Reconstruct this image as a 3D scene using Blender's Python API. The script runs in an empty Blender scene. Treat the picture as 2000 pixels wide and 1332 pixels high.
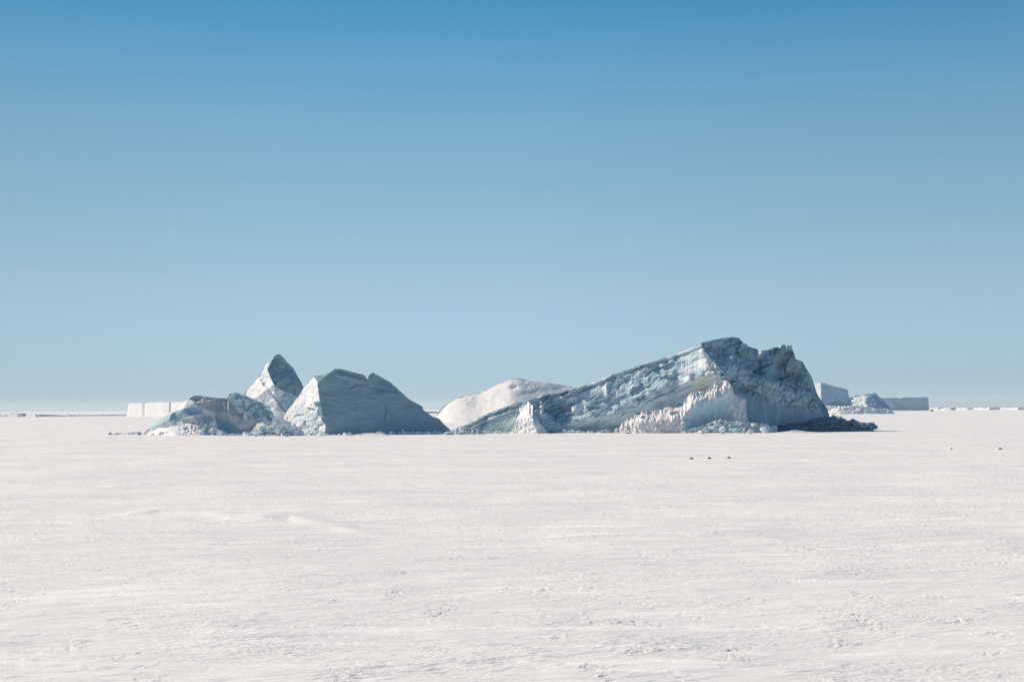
import bpy, math, random
import numpy as np
from mathutils import Matrix, Vector
from mathutils.geometry import delaunay_2d_cdt

SC = bpy.context.scene
COL = SC.collection
rad = math.radians

# ------------------------------------------------------------------ camera
F = 2778.0                # focal length in photo pixels (50 mm on 36 mm, 2000 px wide)
H = 32.0                  # camera height above the sea ice
PITCH, ROLL = rad(2.722), rad(-0.286)
cam_d = bpy.data.cameras.new('camera')
cam_d.lens = 50.0; cam_d.sensor_width = 36.0
cam_d.clip_start = 1.0; cam_d.clip_end = 400000.0
cam = bpy.data.objects.new('camera', cam_d); COL.objects.link(cam)
RM = Matrix.Rotation(rad(90) + PITCH, 3, 'X') @ Matrix.Rotation(ROLL, 3, 'Z')
cam.matrix_world = Matrix.Translation((0, 0, H)) @ RM.to_4x4()
SC.camera = cam
RMN = np.array(RM)

# ------------------------------------------------------------------ light
SUN_EL, SUN_AZ = 37.0, -66.0      # azimuth clockwise from +Y (the view direction)
el, az = rad(SUN_EL), rad(SUN_AZ)
S = Vector((math.sin(az) * math.cos(el), math.cos(az) * math.cos(el), math.sin(el)))
sun_d = bpy.data.lights.new('sun', 'SUN'); sun_d.energy = 4.75; sun_d.angle = rad(0.5)
sun_d.color = (1.0, 0.878, 0.712)
sun = bpy.data.objects.new('sun', sun_d); COL.objects.link(sun)
sun.rotation_euler = S.to_track_quat('Z', 'Y').to_euler(); sun.location = (-300, 300, 600)

world = bpy.data.worlds.new('World'); SC.world = world; world.use_nodes = True
wn, wl = world.node_tree.nodes, world.node_tree.links
bg = wn['Background']
sky = wn.new('ShaderNodeTexSky'); sky.sky_type = 'NISHITA'; sky.sun_disc = False
sky.sun_elevation = el; sky.sun_rotation = az
sky.altitude = 0; sky.air_density = 1.0; sky.dust_density = 0.3; sky.ozone_density = 2.0
tc = wn.new('ShaderNodeTexCoord'); sx = wn.new('ShaderNodeSeparateXYZ')
wl.new(tc.outputs['Generated'], sx.inputs[0])
rp = wn.new('ShaderNodeValToRGB'); wl.new(sx.outputs['Z'], rp.inputs[0])
SKY_TINT = [(0.0, (.33, .57, .97)), (.010, (.365, .57, .95)), (.022, (.40, .565, .89)), (.036, (.43, .570, .84)), (.089, (.522, .619, .688)), (.143, (.510, .650, .668)), (.196, (.474, .666, .682)),
            (.249, (.32, .63, .69)), (.282, (.21, .565, .655)), (.6, (.38, .60, .68)), (1.0, (.42, .6, .68))]
def fill_ramp(ramp, stops):
    el_ = ramp.elements
    while len(el_) > 1: el_.remove(el_[-1])
    el_[0].position = stops[0][0]; el_[0].color = (*stops[0][1], 1)
    for p, c in stops[1:]: e = el_.new(p); e.color = (*c, 1)
fill_ramp(rp.color_ramp, SKY_TINT)
mx = wn.new('ShaderNodeMix'); mx.data_type = 'RGBA'; mx.blend_type = 'MULTIPLY'
mx.inputs[0].default_value = 1.0
wl.new(sky.outputs[0], mx.inputs[6]); wl.new(rp.outputs[0], mx.inputs[7])
mr = wn.new('ShaderNodeMapRange'); mr.inputs[1].default_value = -1; mr.inputs[2].default_value = 1; mr.inputs[3].default_value = 0; mr.inputs[4].default_value = 1
wl.new(sx.outputs['X'], mr.inputs[0]); rx = wn.new('ShaderNodeValToRGB'); wl.new(mr.outputs[0], rx.inputs[0])
fill_ramp(rx.color_ramp, [(p, (c, c, c)) for p, c in ((0, .73), (.33, .73), (.42, .86), (.5, .945), (.67, .99), (1, .99))])
m2 = wn.new('ShaderNodeMix'); m2.data_type = 'RGBA'; m2.blend_type = 'MULTIPLY'; m2.inputs[0].default_value = 1.0
vs = wn.new('ShaderNodeVectorMath'); vs.operation = 'SCALE'; vs.inputs['Scale'].default_value = 1.055
wl.new(mx.outputs[2], vs.inputs[0]); wl.new(vs.outputs[0], m2.inputs[6]); wl.new(rx.outputs[0], m2.inputs[7])
wl.new(m2.outputs[2], bg.inputs[0]); bg.inputs[1].default_value = 0.150

SC.render.engine = 'CYCLES'
SC.view_settings.view_transform = 'Standard'; SC.view_settings.look = 'None'
SC.view_settings.exposure = 0.0; SC.view_settings.gamma = 1.0
SC.cycles.max_bounces = 5; SC.cycles.diffuse_bounces = 3
SC.cycles.volume_bounces = 1
SC.cycles.use_denoising = True

# ------------------------------------------------------------------ noise
def _hash(ix, iy, iz, seed):
    h = (ix.astype(np.int64) * 374761393 + iy.astype(np.int64) * 668265263 + iz.astype(np.int64) * 2147483647 + seed * 974634777) & 0xffffffff
    h = ((h ^ (h >> 13)) * 1274126177) & 0xffffffff
    h = ((h ^ (h >> 16)) * 2246822519) & 0xffffffff
    return (h ^ (h >> 15)) & 0xffffffff
def vnoise(x, y, z=None, seed=0):
    """gradient noise, about -1..1"""
    x = np.asarray(x, float); y = np.asarray(y, float)
    three = z is not None
    ix, iy = np.floor(x), np.floor(y); fx, fy = x - ix, y - iy
    if three: z = np.asarray(z, float); iz = np.floor(z); fz = z - iz
    else: iz = np.zeros_like(ix); fz = np.zeros_like(fx)
    def w(t): return t * t * t * (t * (t * 6 - 15) + 10)
    wx, wy, wz = w(fx), w(fy), w(fz)
    def g(a, b, c):
        h = _hash(ix + a, iy + b, iz + c, seed)
        if three:
            u = (h & 0xffff) / 65535.0 * 2 * math.pi; v = ((h >> 16) & 0xffff) / 32767.5 - 1
            r = np.sqrt(np.maximum(0, 1 - v * v))
            return r * np.cos(u) * (fx - a) + r * np.sin(u) * (fy - b) + v * (fz - c)
        u = (h & 0xffff) / 65535.0 * 2 * math.pi
        return np.cos(u) * (fx - a) + np.sin(u) * (fy - b)
    def lr(a, b, t): return a + (b - a) * t
    r0 = lr(lr(g(0, 0, 0), g(1, 0, 0), wx), lr(g(0, 1, 0), g(1, 1, 0), wx), wy)
    if not three: return r0 * 1.5
    r1 = lr(lr(g(0, 0, 1), g(1, 0, 1), wx), lr(g(0, 1, 1), g(1, 1, 1), wx), wy)
    return lr(r0, r1, wz) * 1.5
def fbm(x, y, z=None, o=4, seed=0, gain=0.5):
    t = 0; a = 1.0; s = 1.0; n = 0
    for k in range(o):
        t = t + a * vnoise(x * s, y * s, None if z is None else z * s, seed + k * 7); n += a
        a *= gain; s *= 2.03
    return t / n
def ridged(x, y, z=None, o=4, seed=0, gain=0.5):
    t = 0; a = 1.0; s = 1.0; n = 0
    for k in range(o):
        t = t + a * (1 - 2 * np.abs(vnoise(x * s, y * s, None if z is None else z * s, seed + k * 7))); n += a
        a *= gain; s *= 2.07
    return t / n
def cells(x, y, seed=0):
    """2D Worley: distance to nearest, second nearest, and a random value per cell"""
    ix, iy = np.floor(x), np.floor(y); d1 = np.full(x.shape, 9.0); d2 = d1.copy(); v = np.zeros(x.shape)
    zz = np.zeros_like(ix)
    tx = np.zeros(x.shape); ty = np.zeros(x.shape)
    for a in (-1, 0, 1):
        for b in (-1, 0, 1):
            h = _hash(ix + a, iy + b, zz, seed)
            px = ix + a + (h & 0x3ff) / 1023.0; py = iy + b + ((h >> 10) & 0x3ff) / 1023.0
            val = ((h >> 20) & 0x3ff) / 1023.0
            d = np.hypot(x - px, y - py); n = d < d1
            d2 = np.where(n, d1, np.minimum(d2, d)); v = np.where(n, val, v)
            tx = np.where(n, x - px, tx); ty = np.where(n, y - py, ty); d1 = np.where(n, d, d1)
    return d1, d2, v, tx, ty
def blocky(x, y, seed=0):
    x, y = x + .22 * fbm(x * .9, y * .9, o=3, seed=seed + 3), y + .22 * fbm(x * .9 + 9, y * .9, o=3, seed=seed + 4)
    return .8 * blocky0(x, y, seed, .4) + .30 * blocky0(x * 2.1 + 5, y * 2.1, seed + 9, .3)
def blocky0(x, y, seed=0, crack=.04):
    """tumbled blocks: every cell is a plane with its own tilt"""
    d1, d2, v, tx, ty = cells(x, y, seed)
    a = v * 43.7
    return (v - 0.5) * 1.2 + tx * np.cos(a) * 1.1 + ty * np.sin(a) * 1.1 - crack * np.clip(0.12 - (d2 - d1), 0, 1) / 0.12
def smooth(t, a, b):
    t = np.clip((t - a) / (b - a), 0, 1); return t * t * (3 - 2 * t)

# ------------------------------------------------------------------ helpers
def hor(px): return 803.0 - 0.005 * np.asarray(px, float)
def at(px, py, D):
    """the point seen at photo pixel px,py on the plane world-y = D"""
    px, py, D = np.broadcast_arrays(np.asarray(px, float), np.asarray(py, float), np.asarray(D, float))
    d = np.stack([(px - 1000) / F, -(py - 666) / F, -np.ones_like(px)], -1) @ RMN.T
    p = d * (D / d[..., 1])[..., None]; p[..., 2] += H
    return p
def ground_at(px, py):
    D = H * F / (py - hor(px)); p = at(px, py, D).reshape(3)
    return float(p[0]), float(p[1])
def mesh(name, verts, faces, mat, parent=None, smooth_=True, col=None, link=True):
    me = bpy.data.meshes.new(name)
    verts = np.ascontiguousarray(verts, np.float32)
    if isinstance(faces, np.ndarray):
        n = faces.shape[1]
        me.vertices.add(len(verts)); me.vertices.foreach_set('co', verts.ravel())
        me.loops.add(faces.size); me.loops.foreach_set('vertex_index', faces.ravel().astype(np.int32))
        me.polygons.add(len(faces)); me.polygons.foreach_set('loop_start', np.arange(0, faces.size, n, dtype=np.int32))
        me.update(calc_edges=True); me.validate()
    else:
        me.from_pydata([tuple(map(float, v)) for v in verts], [], faces)
    me.polygons.foreach_set('use_smooth', np.full(len(me.polygons), bool(smooth_)))
    if col is not None:
        a = me.color_attributes.new('ice_and_shade_colour', 'FLOAT_COLOR', 'POINT')
        c = np.ones((len(verts), 4), np.float32); c[:, :3] = col
        a.data.foreach_set('color', c.ravel())
    me.materials.append(mat)
    o = bpy.data.objects.new(name, me)
    if link: COL.objects.link(o)
    if parent is not None:
        o.parent = parent; o.matrix_parent_inverse = Matrix.Translation(-Vector(parent.location))
    return o
def recentre(o):
    """origin to the middle of the base"""
    me = o.data; n = len(me.vertices); c = np.empty(n * 3, np.float32); me.vertices.foreach_get('co', c); c = c.reshape(-1, 3)
    m = np.array([(c[:, 0].min() + c[:, 0].max()) / 2, (c[:, 1].min() + c[:, 1].max()) / 2, 0], np.float32)
    me.vertices.foreach_set('co', (c - m).ravel()); me.update(); o.location = tuple(map(float, m))
    return o
def tag(o, label=None, cat=None, group=None, kind=None):
    if label: o['label'] = label
    if cat: o['category'] = cat
    if group: o['group'] = group
    if kind: o['kind'] = kind
    return o
def empty(name, loc):
    o = bpy.data.objects.new(name, None); COL.objects.link(o); o.location = loc
    o.empty_display_size = 10; bpy.context.view_layer.update(); return o
def grid_faces(nr, nc, off=0):
    a = (np.arange(nr - 1)[:, None] * nc + np.arange(nc - 1)[None, :]).ravel() + off
    return np.stack([a, a + 1, a + nc + 1, a + nc], 1)
def polymask(X, Y, poly, soft=2.0, wob=0.0, wl_=14.0, seed=5):
    """1 inside the polygon, 0 outside, with a ragged edge"""
    P = np.array(poly, float); ins = np.zeros(X.shape, bool); dm = np.full(X.shape, 1e9)
    for i in range(len(P)):
        x0, y0 = P[i]; x1, y1 = P[(i + 1) % len(P)]
        c = ((y0 > Y) != (y1 > Y)) & (X < (x1 - x0) * (Y - y0) / ((y1 - y0) or 1e-9) + x0)
        ins ^= c
        L = (x1 - x0) ** 2 + (y1 - y0) ** 2 or 1e-9
        t = np.clip(((X - x0) * (x1 - x0) + (Y - y0) * (y1 - y0)) / L, 0, 1)
        dm = np.minimum(dm, np.hypot(X - x0 - t * (x1 - x0), Y - y0 - t * (y1 - y0)))
    sd = np.where(ins, dm, -dm)
    if wob: sd = sd + wob * fbm(X / wl_, Y / wl_, o=3, seed=seed)
    return smooth(sd, -soft, soft)
def tri_interp(X, Y, ctrl):
    """depth between the control points, linear over their triangles (creases stay where triangles meet)"""
    P = np.array(ctrl, float); lo = P[:, :2].min(0) - 400; hi = P[:, :2].max(0) + 400
    ext = []
    for k in range(16):                       # far ring repeats the nearest control's depth
        a = 2 * math.pi * k / 16; c = (lo + hi) / 2; r = (hi - lo) / 2 * 1.5
        q = c + np.array([math.cos(a), math.sin(a)]) * r
        ext.append([q[0], q[1], P[np.argmin(((P[:, :2] - q) ** 2).sum(1)), 2]])
    A = np.vstack([P, ext])
    _, _, tris, ov, _, _ = delaunay_2d_cdt([Vector((p[0], p[1])) for p in A], [], [], 0, 1e-5)[:6]
    Z = np.full(X.shape, np.nan)
    vs = delaunay_2d_cdt([Vector((p[0], p[1])) for p in A], [], [], 0, 1e-5)
    vc = [(v.x, v.y) for v in vs[0]]; idx = [o[0] for o in vs[3]]
    for t in vs[2]:
        (x0, y0), (x1, y1), (x2, y2) = [vc[i] for i in t]; z0, z1, z2 = [A[idx[i], 2] for i in t]
        m = (X >= min(x0, x1, x2) - .01) & (X <= max(x0, x1, x2) + .01) & (Y >= min(y0, y1, y2) - .01) & (Y <= max(y0, y1, y2) + .01)
        if not m.any(): continue
        xs, ys = X[m], Y[m]; den = (y1 - y2) * (x0 - x2) + (x2 - x1) * (y0 - y2)
        if abs(den) < 1e-9: continue
        a = ((y1 - y2) * (xs - x2) + (x2 - x1) * (ys - y2)) / den; b = ((y2 - y0) * (xs - x2) + (x0 - x2) * (ys - y2)) / den
        c = 1 - a - b; k = (a > -1e-6) & (b > -1e-6) & (c > -1e-6)
        zz = Z[m]; zz[k] = (a * z0 + b * z1 + c * z2)[k]; Z[m] = zz
    return np.where(np.isnan(Z), 0, Z)

# kinds of ice and snow; the dark blues also carry painted shade
SNOW = np.array([0.86, 0.85, 0.845]); DIRTY = np.array([0.52, 0.505, 0.51]); PINK = np.array([0.72, 0.66, 0.645])
WICE = np.array([0.78, 0.83, 0.85]); BLUE = np.array([0.33, 0.475, 0.54]); DEEP = np.array([0.11, 0.235, 0.32])
CYAN = np.array([0.56, 0.70, 0.725]); GREEN = np.array([0.55, 0.64, 0.60]); SLATE = np.array([0.275, 0.385, 0.44])
NAVY = np.array([0.07, 0.15, 0.24])

def berg(name, px0, px1, top, ctrl, Y0, detail, colour, step=0.8, nv=200, thick=120, flat=0.15, parent=None,
         jag=1.5, mat=None, seed=1, botpx=None, nb=60, jagw=9.0, blur=0.0):
    """a closed body of ice: a front face whose depth follows ctrl, an outline ridge, and a back that falls away behind it"""
    U = np.arange(px0, px1 + step / 2, step); T = np.array(top, float)
    tp = np.interp(U, T[:, 0], T[:, 1])
    jg = ridged(U / jagw, U * 0 + seed * 3.3, o=4, seed=seed + 40, gain=0.6) * jag
    s = Y0 / F
    bp = hor(U) + (H + 5) * F / Y0 + 3 if botpx is None else np.full(U.shape, float(botpx))
    env = np.clip((bp - tp) / 20.0, 0, 1)
    tp = np.minimum(tp - jg * env, bp - 1)
    v = np.linspace(0, 1, nv)[:, None]
    X = np.repeat(U[None, :], nv, 0); Yp = bp[None, :] + (tp - bp)[None, :] * v
    d = tri_interp(X, Yp, ctrl)
    if blur:
        for ax, k in ((1, int(blur / step)), (0, int(blur / max(.2, np.median(bp - tp) / nv)))):
            k = max(1, min(k, d.shape[ax] // 4))
            for _ in range(2):
                pad = [(0, 0), (0, 0)]; pad[ax] = (k, k); q = np.cumsum(np.pad(d, pad, 'edge'), ax)
                n_ = d.shape[ax]; z0 = np.zeros_like(np.take(q, [0], ax)); q = np.concatenate([z0, q], ax)
                d = (np.take(q, np.arange(2 * k + 1, 2 * k + 1 + n_), ax) - np.take(q, np.arange(0, n_), ax)) / (2 * k + 1)
    d = d + detail(X, Yp)
    P = at(X, Yp, Y0 - s * d)
    colf = colour(X, Yp)
    # back
    R = P[-1]; t = (np.arange(1, nb + 1) / nb)[:, None]
    zt = R[None, :, 2]
    th = thick * s * (0.35 + 0.65 * np.clip((zt + 3) / max(1.0, zt.max()) * 1.3, 0, 1))
    drop = smooth(t, flat, 1.0) ** 0.8
    B = np.empty((nb, len(U), 3))
    nse = fbm(R[None, :, 0] / (25 * s) + t * 0, t * th / (25 * s) + 7, o=4, seed=seed + 90)
    fall = 0.07 * t * th                       # tops tip gently away behind the rim
    B[..., 0] = R[None, :, 0] * (1 + 0 * t); B[..., 1] = R[None, :, 1] + t * th
    B[..., 2] = np.maximum(-5, (zt + 5) * (1 - drop) - 5 - fall + nse * min(6 * s, .06 * zt.max()) * np.clip(t * 4, 0, 1) * np.clip((1 - t) * 5, 0, 1) * env[None, :] - 2 * np.clip(t * 20, 0, 1) * env[None, :])
    V = np.concatenate([P, B], 0); nr, nc = V.shape[:2]
    C = np.concatenate([colf, np.repeat(colf[-1:], nb, 0)], 0)
    f = grid_faces(nr, nc)
    Vf = V.reshape(-1, 3); Cf = C.reshape(-1, 3)
    o = mesh(name, Vf, f[:, ::1], mat or M_ICE, parent, True, Cf)
    # close the two ends
    if parent is None: recentre(o)
    return o

def chunk(rng, size, squash=1.0, bevel=True):
    """one broken block: a cut, jittered box"""
    c = np.array([[x, y, z] for x in (-1, 1) for y in (-1, 1) for z in (-1, 1)], float)
    c = c * (1 + rng.uniform(-.35, .35, (8, 3))) * np.array([rng.uniform(.6, 1.3), rng.uniform(.6, 1.2), rng.uniform(.45, .95) * squash]) * size / 2
    a, b, g = rng.uniform(0, 6.3), rng.uniform(-.5, .5), rng.uniform(-.5, .5)
    Rz = np.array([[math.cos(a), -math.sin(a), 0], [math.sin(a), math.cos(a), 0], [0, 0, 1]])
    Rx = np.array([[1, 0, 0], [0, math.cos(b), -math.sin(b)], [0, math.sin(b), math.cos(b)]])
    Ry = np.array([[math.cos(g), 0, math.sin(g)], [0, 1, 0], [-math.sin(g), 0, math.cos(g)]])
    return c @ (Rz @ Rx @ Ry).T
CF = np.array([[0, 1, 3, 2], [4, 6, 7, 5], [0, 4, 5, 1], [2, 3, 7, 6], [0, 2, 6, 4], [1, 5, 7, 3]])
def rubble(name, label, path, n, sz, cols, seed, depth=0, mat=None, tops=None, group=None, parent=None, sp=1.5):
    """broken ice lying along path [(px, py of contact, heap height in px, half width in px)] : uncountable, one object"""
    rng = np.random.default_rng(seed); P = np.array(path, float)
    V = []; Fc = []; C = []
    for k in range(n):
        t = rng.uniform(0, 1) * (len(P) - 1); i = min(int(t), len(P) - 2); f = t - i
        px, py, hh, ww = P[i] * (1 - f) + P[i + 1] * f
        D = H * F / (py - float(hor(px))); s = D / F
        q = rng.normal(0, .5)
        D2 = D + q * ww * s - depth * s
        size = s * sz * (0.3 + rng.pareto(2.1)); size = min(size, s * sz * 3.4)
        x = float(at(px + rng.normal(0, .6), py, D2)[0])
        z = max(0, hh * s * (1 - abs(q)) * rng.uniform(0, 1) ** 0.7) + size * .12
        c = chunk(rng, size) + np.array([x, D2, z])
        V.append(c); Fc.append(CF + 8 * len(Fc))
        col = cols[rng.integers(len(cols))] * rng.uniform(.92, 1.06); C.append(np.repeat(col[None], 8, 0))
    o = mesh(name, np.concatenate(V), np.concatenate(Fc), mat or M_ICE, parent, False, np.concatenate(C))
    if parent is None: recentre(o)
    tag(o, label if parent is None else None, 'ice rubble' if parent is None else None, group, 'stuff')
    return o

# ------------------------------------------------------------------ materials
def mat_base(name):
    m = bpy.data.materials.new(name); m.use_nodes = True; return m, m.node_tree.nodes, m.node_tree.links
def make_ice():
    m, n, l = mat_base('ice_and_snow'); b = n['Principled BSDF']
    at_ = n.new('ShaderNodeAttribute'); at_.attribute_name = 'ice_and_shade_colour'
    g = n.new('ShaderNodeNewGeometry')
    n1 = n.new('ShaderNodeTexNoise'); n1.inputs['Scale'].default_value = 0.09; n1.inputs['Detail'].default_value = 9; n1.inputs['Roughness'].default_value = .68
    l.new(g.outputs['Position'], n1.inputs['Vector'])
    r = n.new('ShaderNodeMapRange'); r.inputs[1].default_value = .3; r.inputs[2].default_value = .7; r.inputs[3].default_value = .92; r.inputs[4].default_value = 1.06
    l.new(n1.outputs[0], r.inputs[0])
    mu = n.new('ShaderNodeVectorMath'); mu.operation = 'SCALE'
    l.new(at_.outputs['Color'], mu.inputs[0]); l.new(r.outputs[0], mu.inputs['Scale'])
    l.new(mu.outputs[0], b.inputs['Base Color'])
    b.inputs['Roughness'].default_value = .75; b.inputs['Specular IOR Level'].default_value = .25
    n2 = n.new('ShaderNodeTexNoise'); n2.inputs['Scale'].default_value = 0.45; n2.inputs['Detail'].default_value = 5; n2.inputs['Roughness'].default_value = .6
    l.new(g.outputs['Position'], n2.inputs['Vector'])
    bp = n.new('ShaderNodeBump'); bp.inputs['Strength'].default_value = .3; bp.inputs['Distance'].default_value = 1.0
    l.new(n2.outputs[0], bp.inputs['Height']); l.new(bp.outputs[0], b.inputs['Normal'])
    return m
def make_snow():
    m, n, l = mat_base('wind_packed_snow'); b = n['Principled BSDF']
    g = n.new('ShaderNodeNewGeometry')
    def noise(scale, det, rough, vec=None, sc3=None):
        t = n.new('ShaderNodeTexNoise'); t.inputs['Scale'].default_value = scale; t.inputs['Detail'].default_value = det; t.inputs['Roughness'].default_value = rough
        mp = n.new('ShaderNodeMapping'); mp.inputs['Scale'].default_value = sc3 or (1, 1, 1); mp.inputs['Rotation'].default_value = (0, 0, rad(12))
        l.new(g.outputs['Position'], mp.inputs[0]); l.new(mp.outputs[0], t.inputs['Vector']); return t.outputs[0]
    a = noise(0.012, 8, .62, sc3=(1, 1.3, 1))     # broad crusts and fresh drift
    c = noise(0.35, 6, .65, sc3=(.45, 1.2, 1))
    cr = n.new('ShaderNodeValToRGB'); l.new(a, cr.inputs[0])
    cr.color_ramp.elements[0].position = .36; cr.color_ramp.elements[0].color = (.766, .735, .728, 1)
    cr.color_ramp.elements[1].position = .64; cr.color_ramp.elements[1].color = (.872, .832, .810, 1)
    r = n.new('ShaderNodeMapRange'); r.inputs[1].default_value = .3; r.inputs[2].default_value = .75; r.inputs[3].default_value = .91; r.inputs[4].default_value = 1.07
    l.new(c, r.inputs[0])
    mu = n.new('ShaderNodeVectorMath'); mu.operation = 'SCALE'
    l.new(cr.outputs[0], mu.inputs[0]); l.new(r.outputs[0], mu.inputs['Scale'])
    st = noise(.11, 7, .7, sc3=(.22, 1, 1)); sr = n.new('ShaderNodeMapRange'); sr.inputs[1].default_value = .53; sr.inputs[2].default_value = .68
    l.new(st, sr.inputs[0]); fm = n.new('ShaderNodeMix'); fm.data_type = 'RGBA'; fm.inputs[7].default_value = (.95, .925, .90, 1)   # fresh drift streaks
    l.new(sr.outputs[0], fm.inputs[0]); l.new(mu.outputs[0], fm.inputs[6]); l.new(fm.outputs[2], b.inputs['Base Color'])
    b.inputs['Roughness'].default_value = .8; b.inputs['Specular IOR Level'].default_value = .12
    d = noise(1.4, 5, .6, sc3=(.5, 1.1, 1))
    bp = n.new('ShaderNodeBump'); bp.inputs['Strength'].default_value = .25; bp.inputs['Distance'].default_value = .10
    l.new(d, bp.inputs['Height']); l.new(bp.outputs[0], b.inputs['Normal'])
    return m
def make_plain(name, col, rough=.6):
    m, n, l = mat_base(name); b = n['Principled BSDF']
    t = n.new('ShaderNodeTexNoise'); t.inputs['Scale'].default_value = 6
    g = n.new('ShaderNodeTexCoord'); l.new(g.outputs['Object'], t.inputs['Vector'])
    cr = n.new('ShaderNodeValToRGB'); l.new(t.outputs[0], cr.inputs[0])
    cr.color_ramp.elements[0].color = (*[c * .6 for c in col], 1); cr.color_ramp.elements[1].color = (*[min(1, c * 1.3) for c in col], 1)
    l.new(cr.outputs[0], b.inputs['Base Color']); b.inputs['Roughness'].default_value = rough
    return m
M_ICE = make_ice(); M_SNOW = make_snow()
M_SEAL = make_plain('seal_fur', (.008, .007, .007), .55)
M_PEN_DARK = make_plain('penguin_dark_feathers', (.02, .02, .024), .5)
M_PEN_WHITE = make_plain('penguin_white_feathers', (.7, .68, .62), .6)

# ------------------------------------------------------------------ ground
def to_px(x, y):
    """photo pixel of ground points (for laying features out)"""
    p = np.stack([x, y, np.full_like(x, -H)], -1) @ RMN
    return 1000 + F * p[..., 0] / -p[..., 2], 666 - F * p[..., 1] / -p[..., 2]
DRIFT = [ground_at(px, py) for px, py in ((200, 1004), (262, 1003), (320, 999), (400, 1003), (455, 1012), (520, 1012), (570, 1011), (640, 1024), (720, 1040), (900, 1060), (1100, 1085))]
def ground_h(x, y):
    near = np.clip(1 - y / 2600.0, 0, 1)
    h = 0.75 * fbm(x / 60, y / 90, o=3, seed=3) * np.clip(1 - y / 6000.0, .2, 1)
    ca, sa = math.cos(.35), math.sin(.35); u = x * ca + y * sa; v = -x * sa + y * ca     # wind direction
    # clusters of hard wind-cut ridges
    m = smooth(fbm(x / 26 + 3, y / 34, o=3, seed=11), -.05, .45)
    sas = ridged(u / 5.5, v / 1.9, o=4, seed=21, gain=.55)
    h = h + m * 0.24 * np.clip(sas, -.2, 1) * np.clip(near * 1.2, 0, 1)
    # broken crust plates in the roughest patches
    m2 = smooth(fbm(x / 8 - 8, y / 13, o=4, seed=31), .0, .6)
    h = h + m2 * .21 * np.clip(blocky(u / 1.5, v / .8, seed=5), -.6, .6) * np.clip(near * 1.3, 0, 1)
    h = h + (.02 + .11 * smooth(fbm(x / 30, y / 30, o=3, seed=53), -.2, .3)) * ridged(u / 2.2, v / 1.0, o=4, seed=51, gain=.6) * near
    t1 = fbm((u + 6 * fbm(x / 9, y / 9, o=2, seed=83)) / 30, v / 9, o=3, seed=81); h = h + near * (.09 * smooth(t1, 0, .05) + .08 * smooth(t1, .22, .26) + .07 * smooth(t1, -.25, -.2))
    t2 = fbm(u / 11, v / 3.6, o=3, seed=85); h = h + near * (.025 * smooth(t2, .05, .12) + .025 * smooth(t2, .3, .36))
    # long soft swells farther out, drawn out across the view
    h = h + .42 * ridged(u / 60, v / 22, o=4, seed=61) * smooth(y, 300, 900) * np.clip(1 - y / 9000.0, 0, 1)
    # the long drift with a sharp crest
    P = np.array(DRIFT); cx, cy = P[:, 0], P[:, 1]; o = np.argsort(cx)
    yc = np.interp(x, cx[o], cy[o]); ends = smooth(x, cx.min() - 5, cx.min() + 14) * (1 - smooth(x, cx.max() - 60, cx.max()))
    dd = y - yc
    crest = np.where(dd > 0, np.exp(-(dd / 16) ** 2), np.exp(-(dd / 7.5) ** 2))
    var = .95 + .15 * vnoise(x / 14, x * 0 + 2.2, seed=71)
    h = h * (1 - .6 * ends * np.exp(-(dd / 10) ** 2)) + 1.5 * crest * np.interp(x, cx[o], np.array([0, .6, .95, .6, .8, 1.1, .8, .4, .3, .2, 0])[o]) * ends * var
    # a line of small scooped tracks
    for (pa, pb, sp_) in (((1005, 1180), (1330, 1168), .72), ((600, 1001), (690, 1004), .9), ((1500, 1132), (1620, 1134), .9), ((320, 1105), (450, 1060), 1.3)):
        a = np.array(ground_at(*pa)); b = np.array(ground_at(*pb)); L = np.linalg.norm(b - a); e = (b - a) / L
        t = (x - a[0]) * e[0] + (y - a[1]) * e[1]; w = -(x - a[0]) * e[1] + (y - a[1]) * e[0]
        w = w + .5 * np.sin(t * .15)
        k = (t > 0) & (t < L) & (np.abs(w) < 2)
        h = h + np.where(k, -.13 * np.exp(-(w / .4) ** 2) * (.5 + .5 * np.cos(t / sp_ * 2 * math.pi)) * np.clip(vnoise(t / 9, t * 0, seed=8) + .8, 0, 1), 0)
    return h
def build_ground():
    NR, NC = 1150, 1250
    q = np.concatenate([np.geomspace(.9, 8, 90, endpoint=False), np.linspace(8, 60, 170, endpoint=False), np.linspace(60, 560, NR - 290, endpoint=False), np.geomspace(560, 4000, 30)])
    Y = (H * F / q)[:, None]; tx = np.linspace(-.46, .46, NC)[None, :]
    X = Y * tx; Y = np.repeat(Y, NC, 1)
    rr = np.random.default_rng(1)
    Z = ground_h(X, Y) * np.clip(1.2 - Y / 12000, 0, 1)
    V = np.stack([X, Y, Z], -1)
    # widen the outermost columns so that the sheet reaches far to either side
    V[:, 0, 0] = -Y[:, 0] * 2.5 - 400; V[:, -1, 0] = Y[:, -1] * 2.5 + 400
    f = grid_faces(V.shape[0], NC)
    o = mesh('snow_ground', V.reshape(-1, 3), f[:, ::-1], M_SNOW, None, True)
    tag(o, 'flat snow covered sea ice plain reaching to the horizon', kind='structure')
build_ground()

# ------------------------------------------------------------------ main iceberg: long ramp, peak and slushy apron
def mixc(a, b, m): return a + (b - a) * m[..., None]
def base(X, c): return np.repeat(np.repeat(np.asarray(c, float)[None, None], X.shape[0], 0), X.shape[1], 1)

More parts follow.
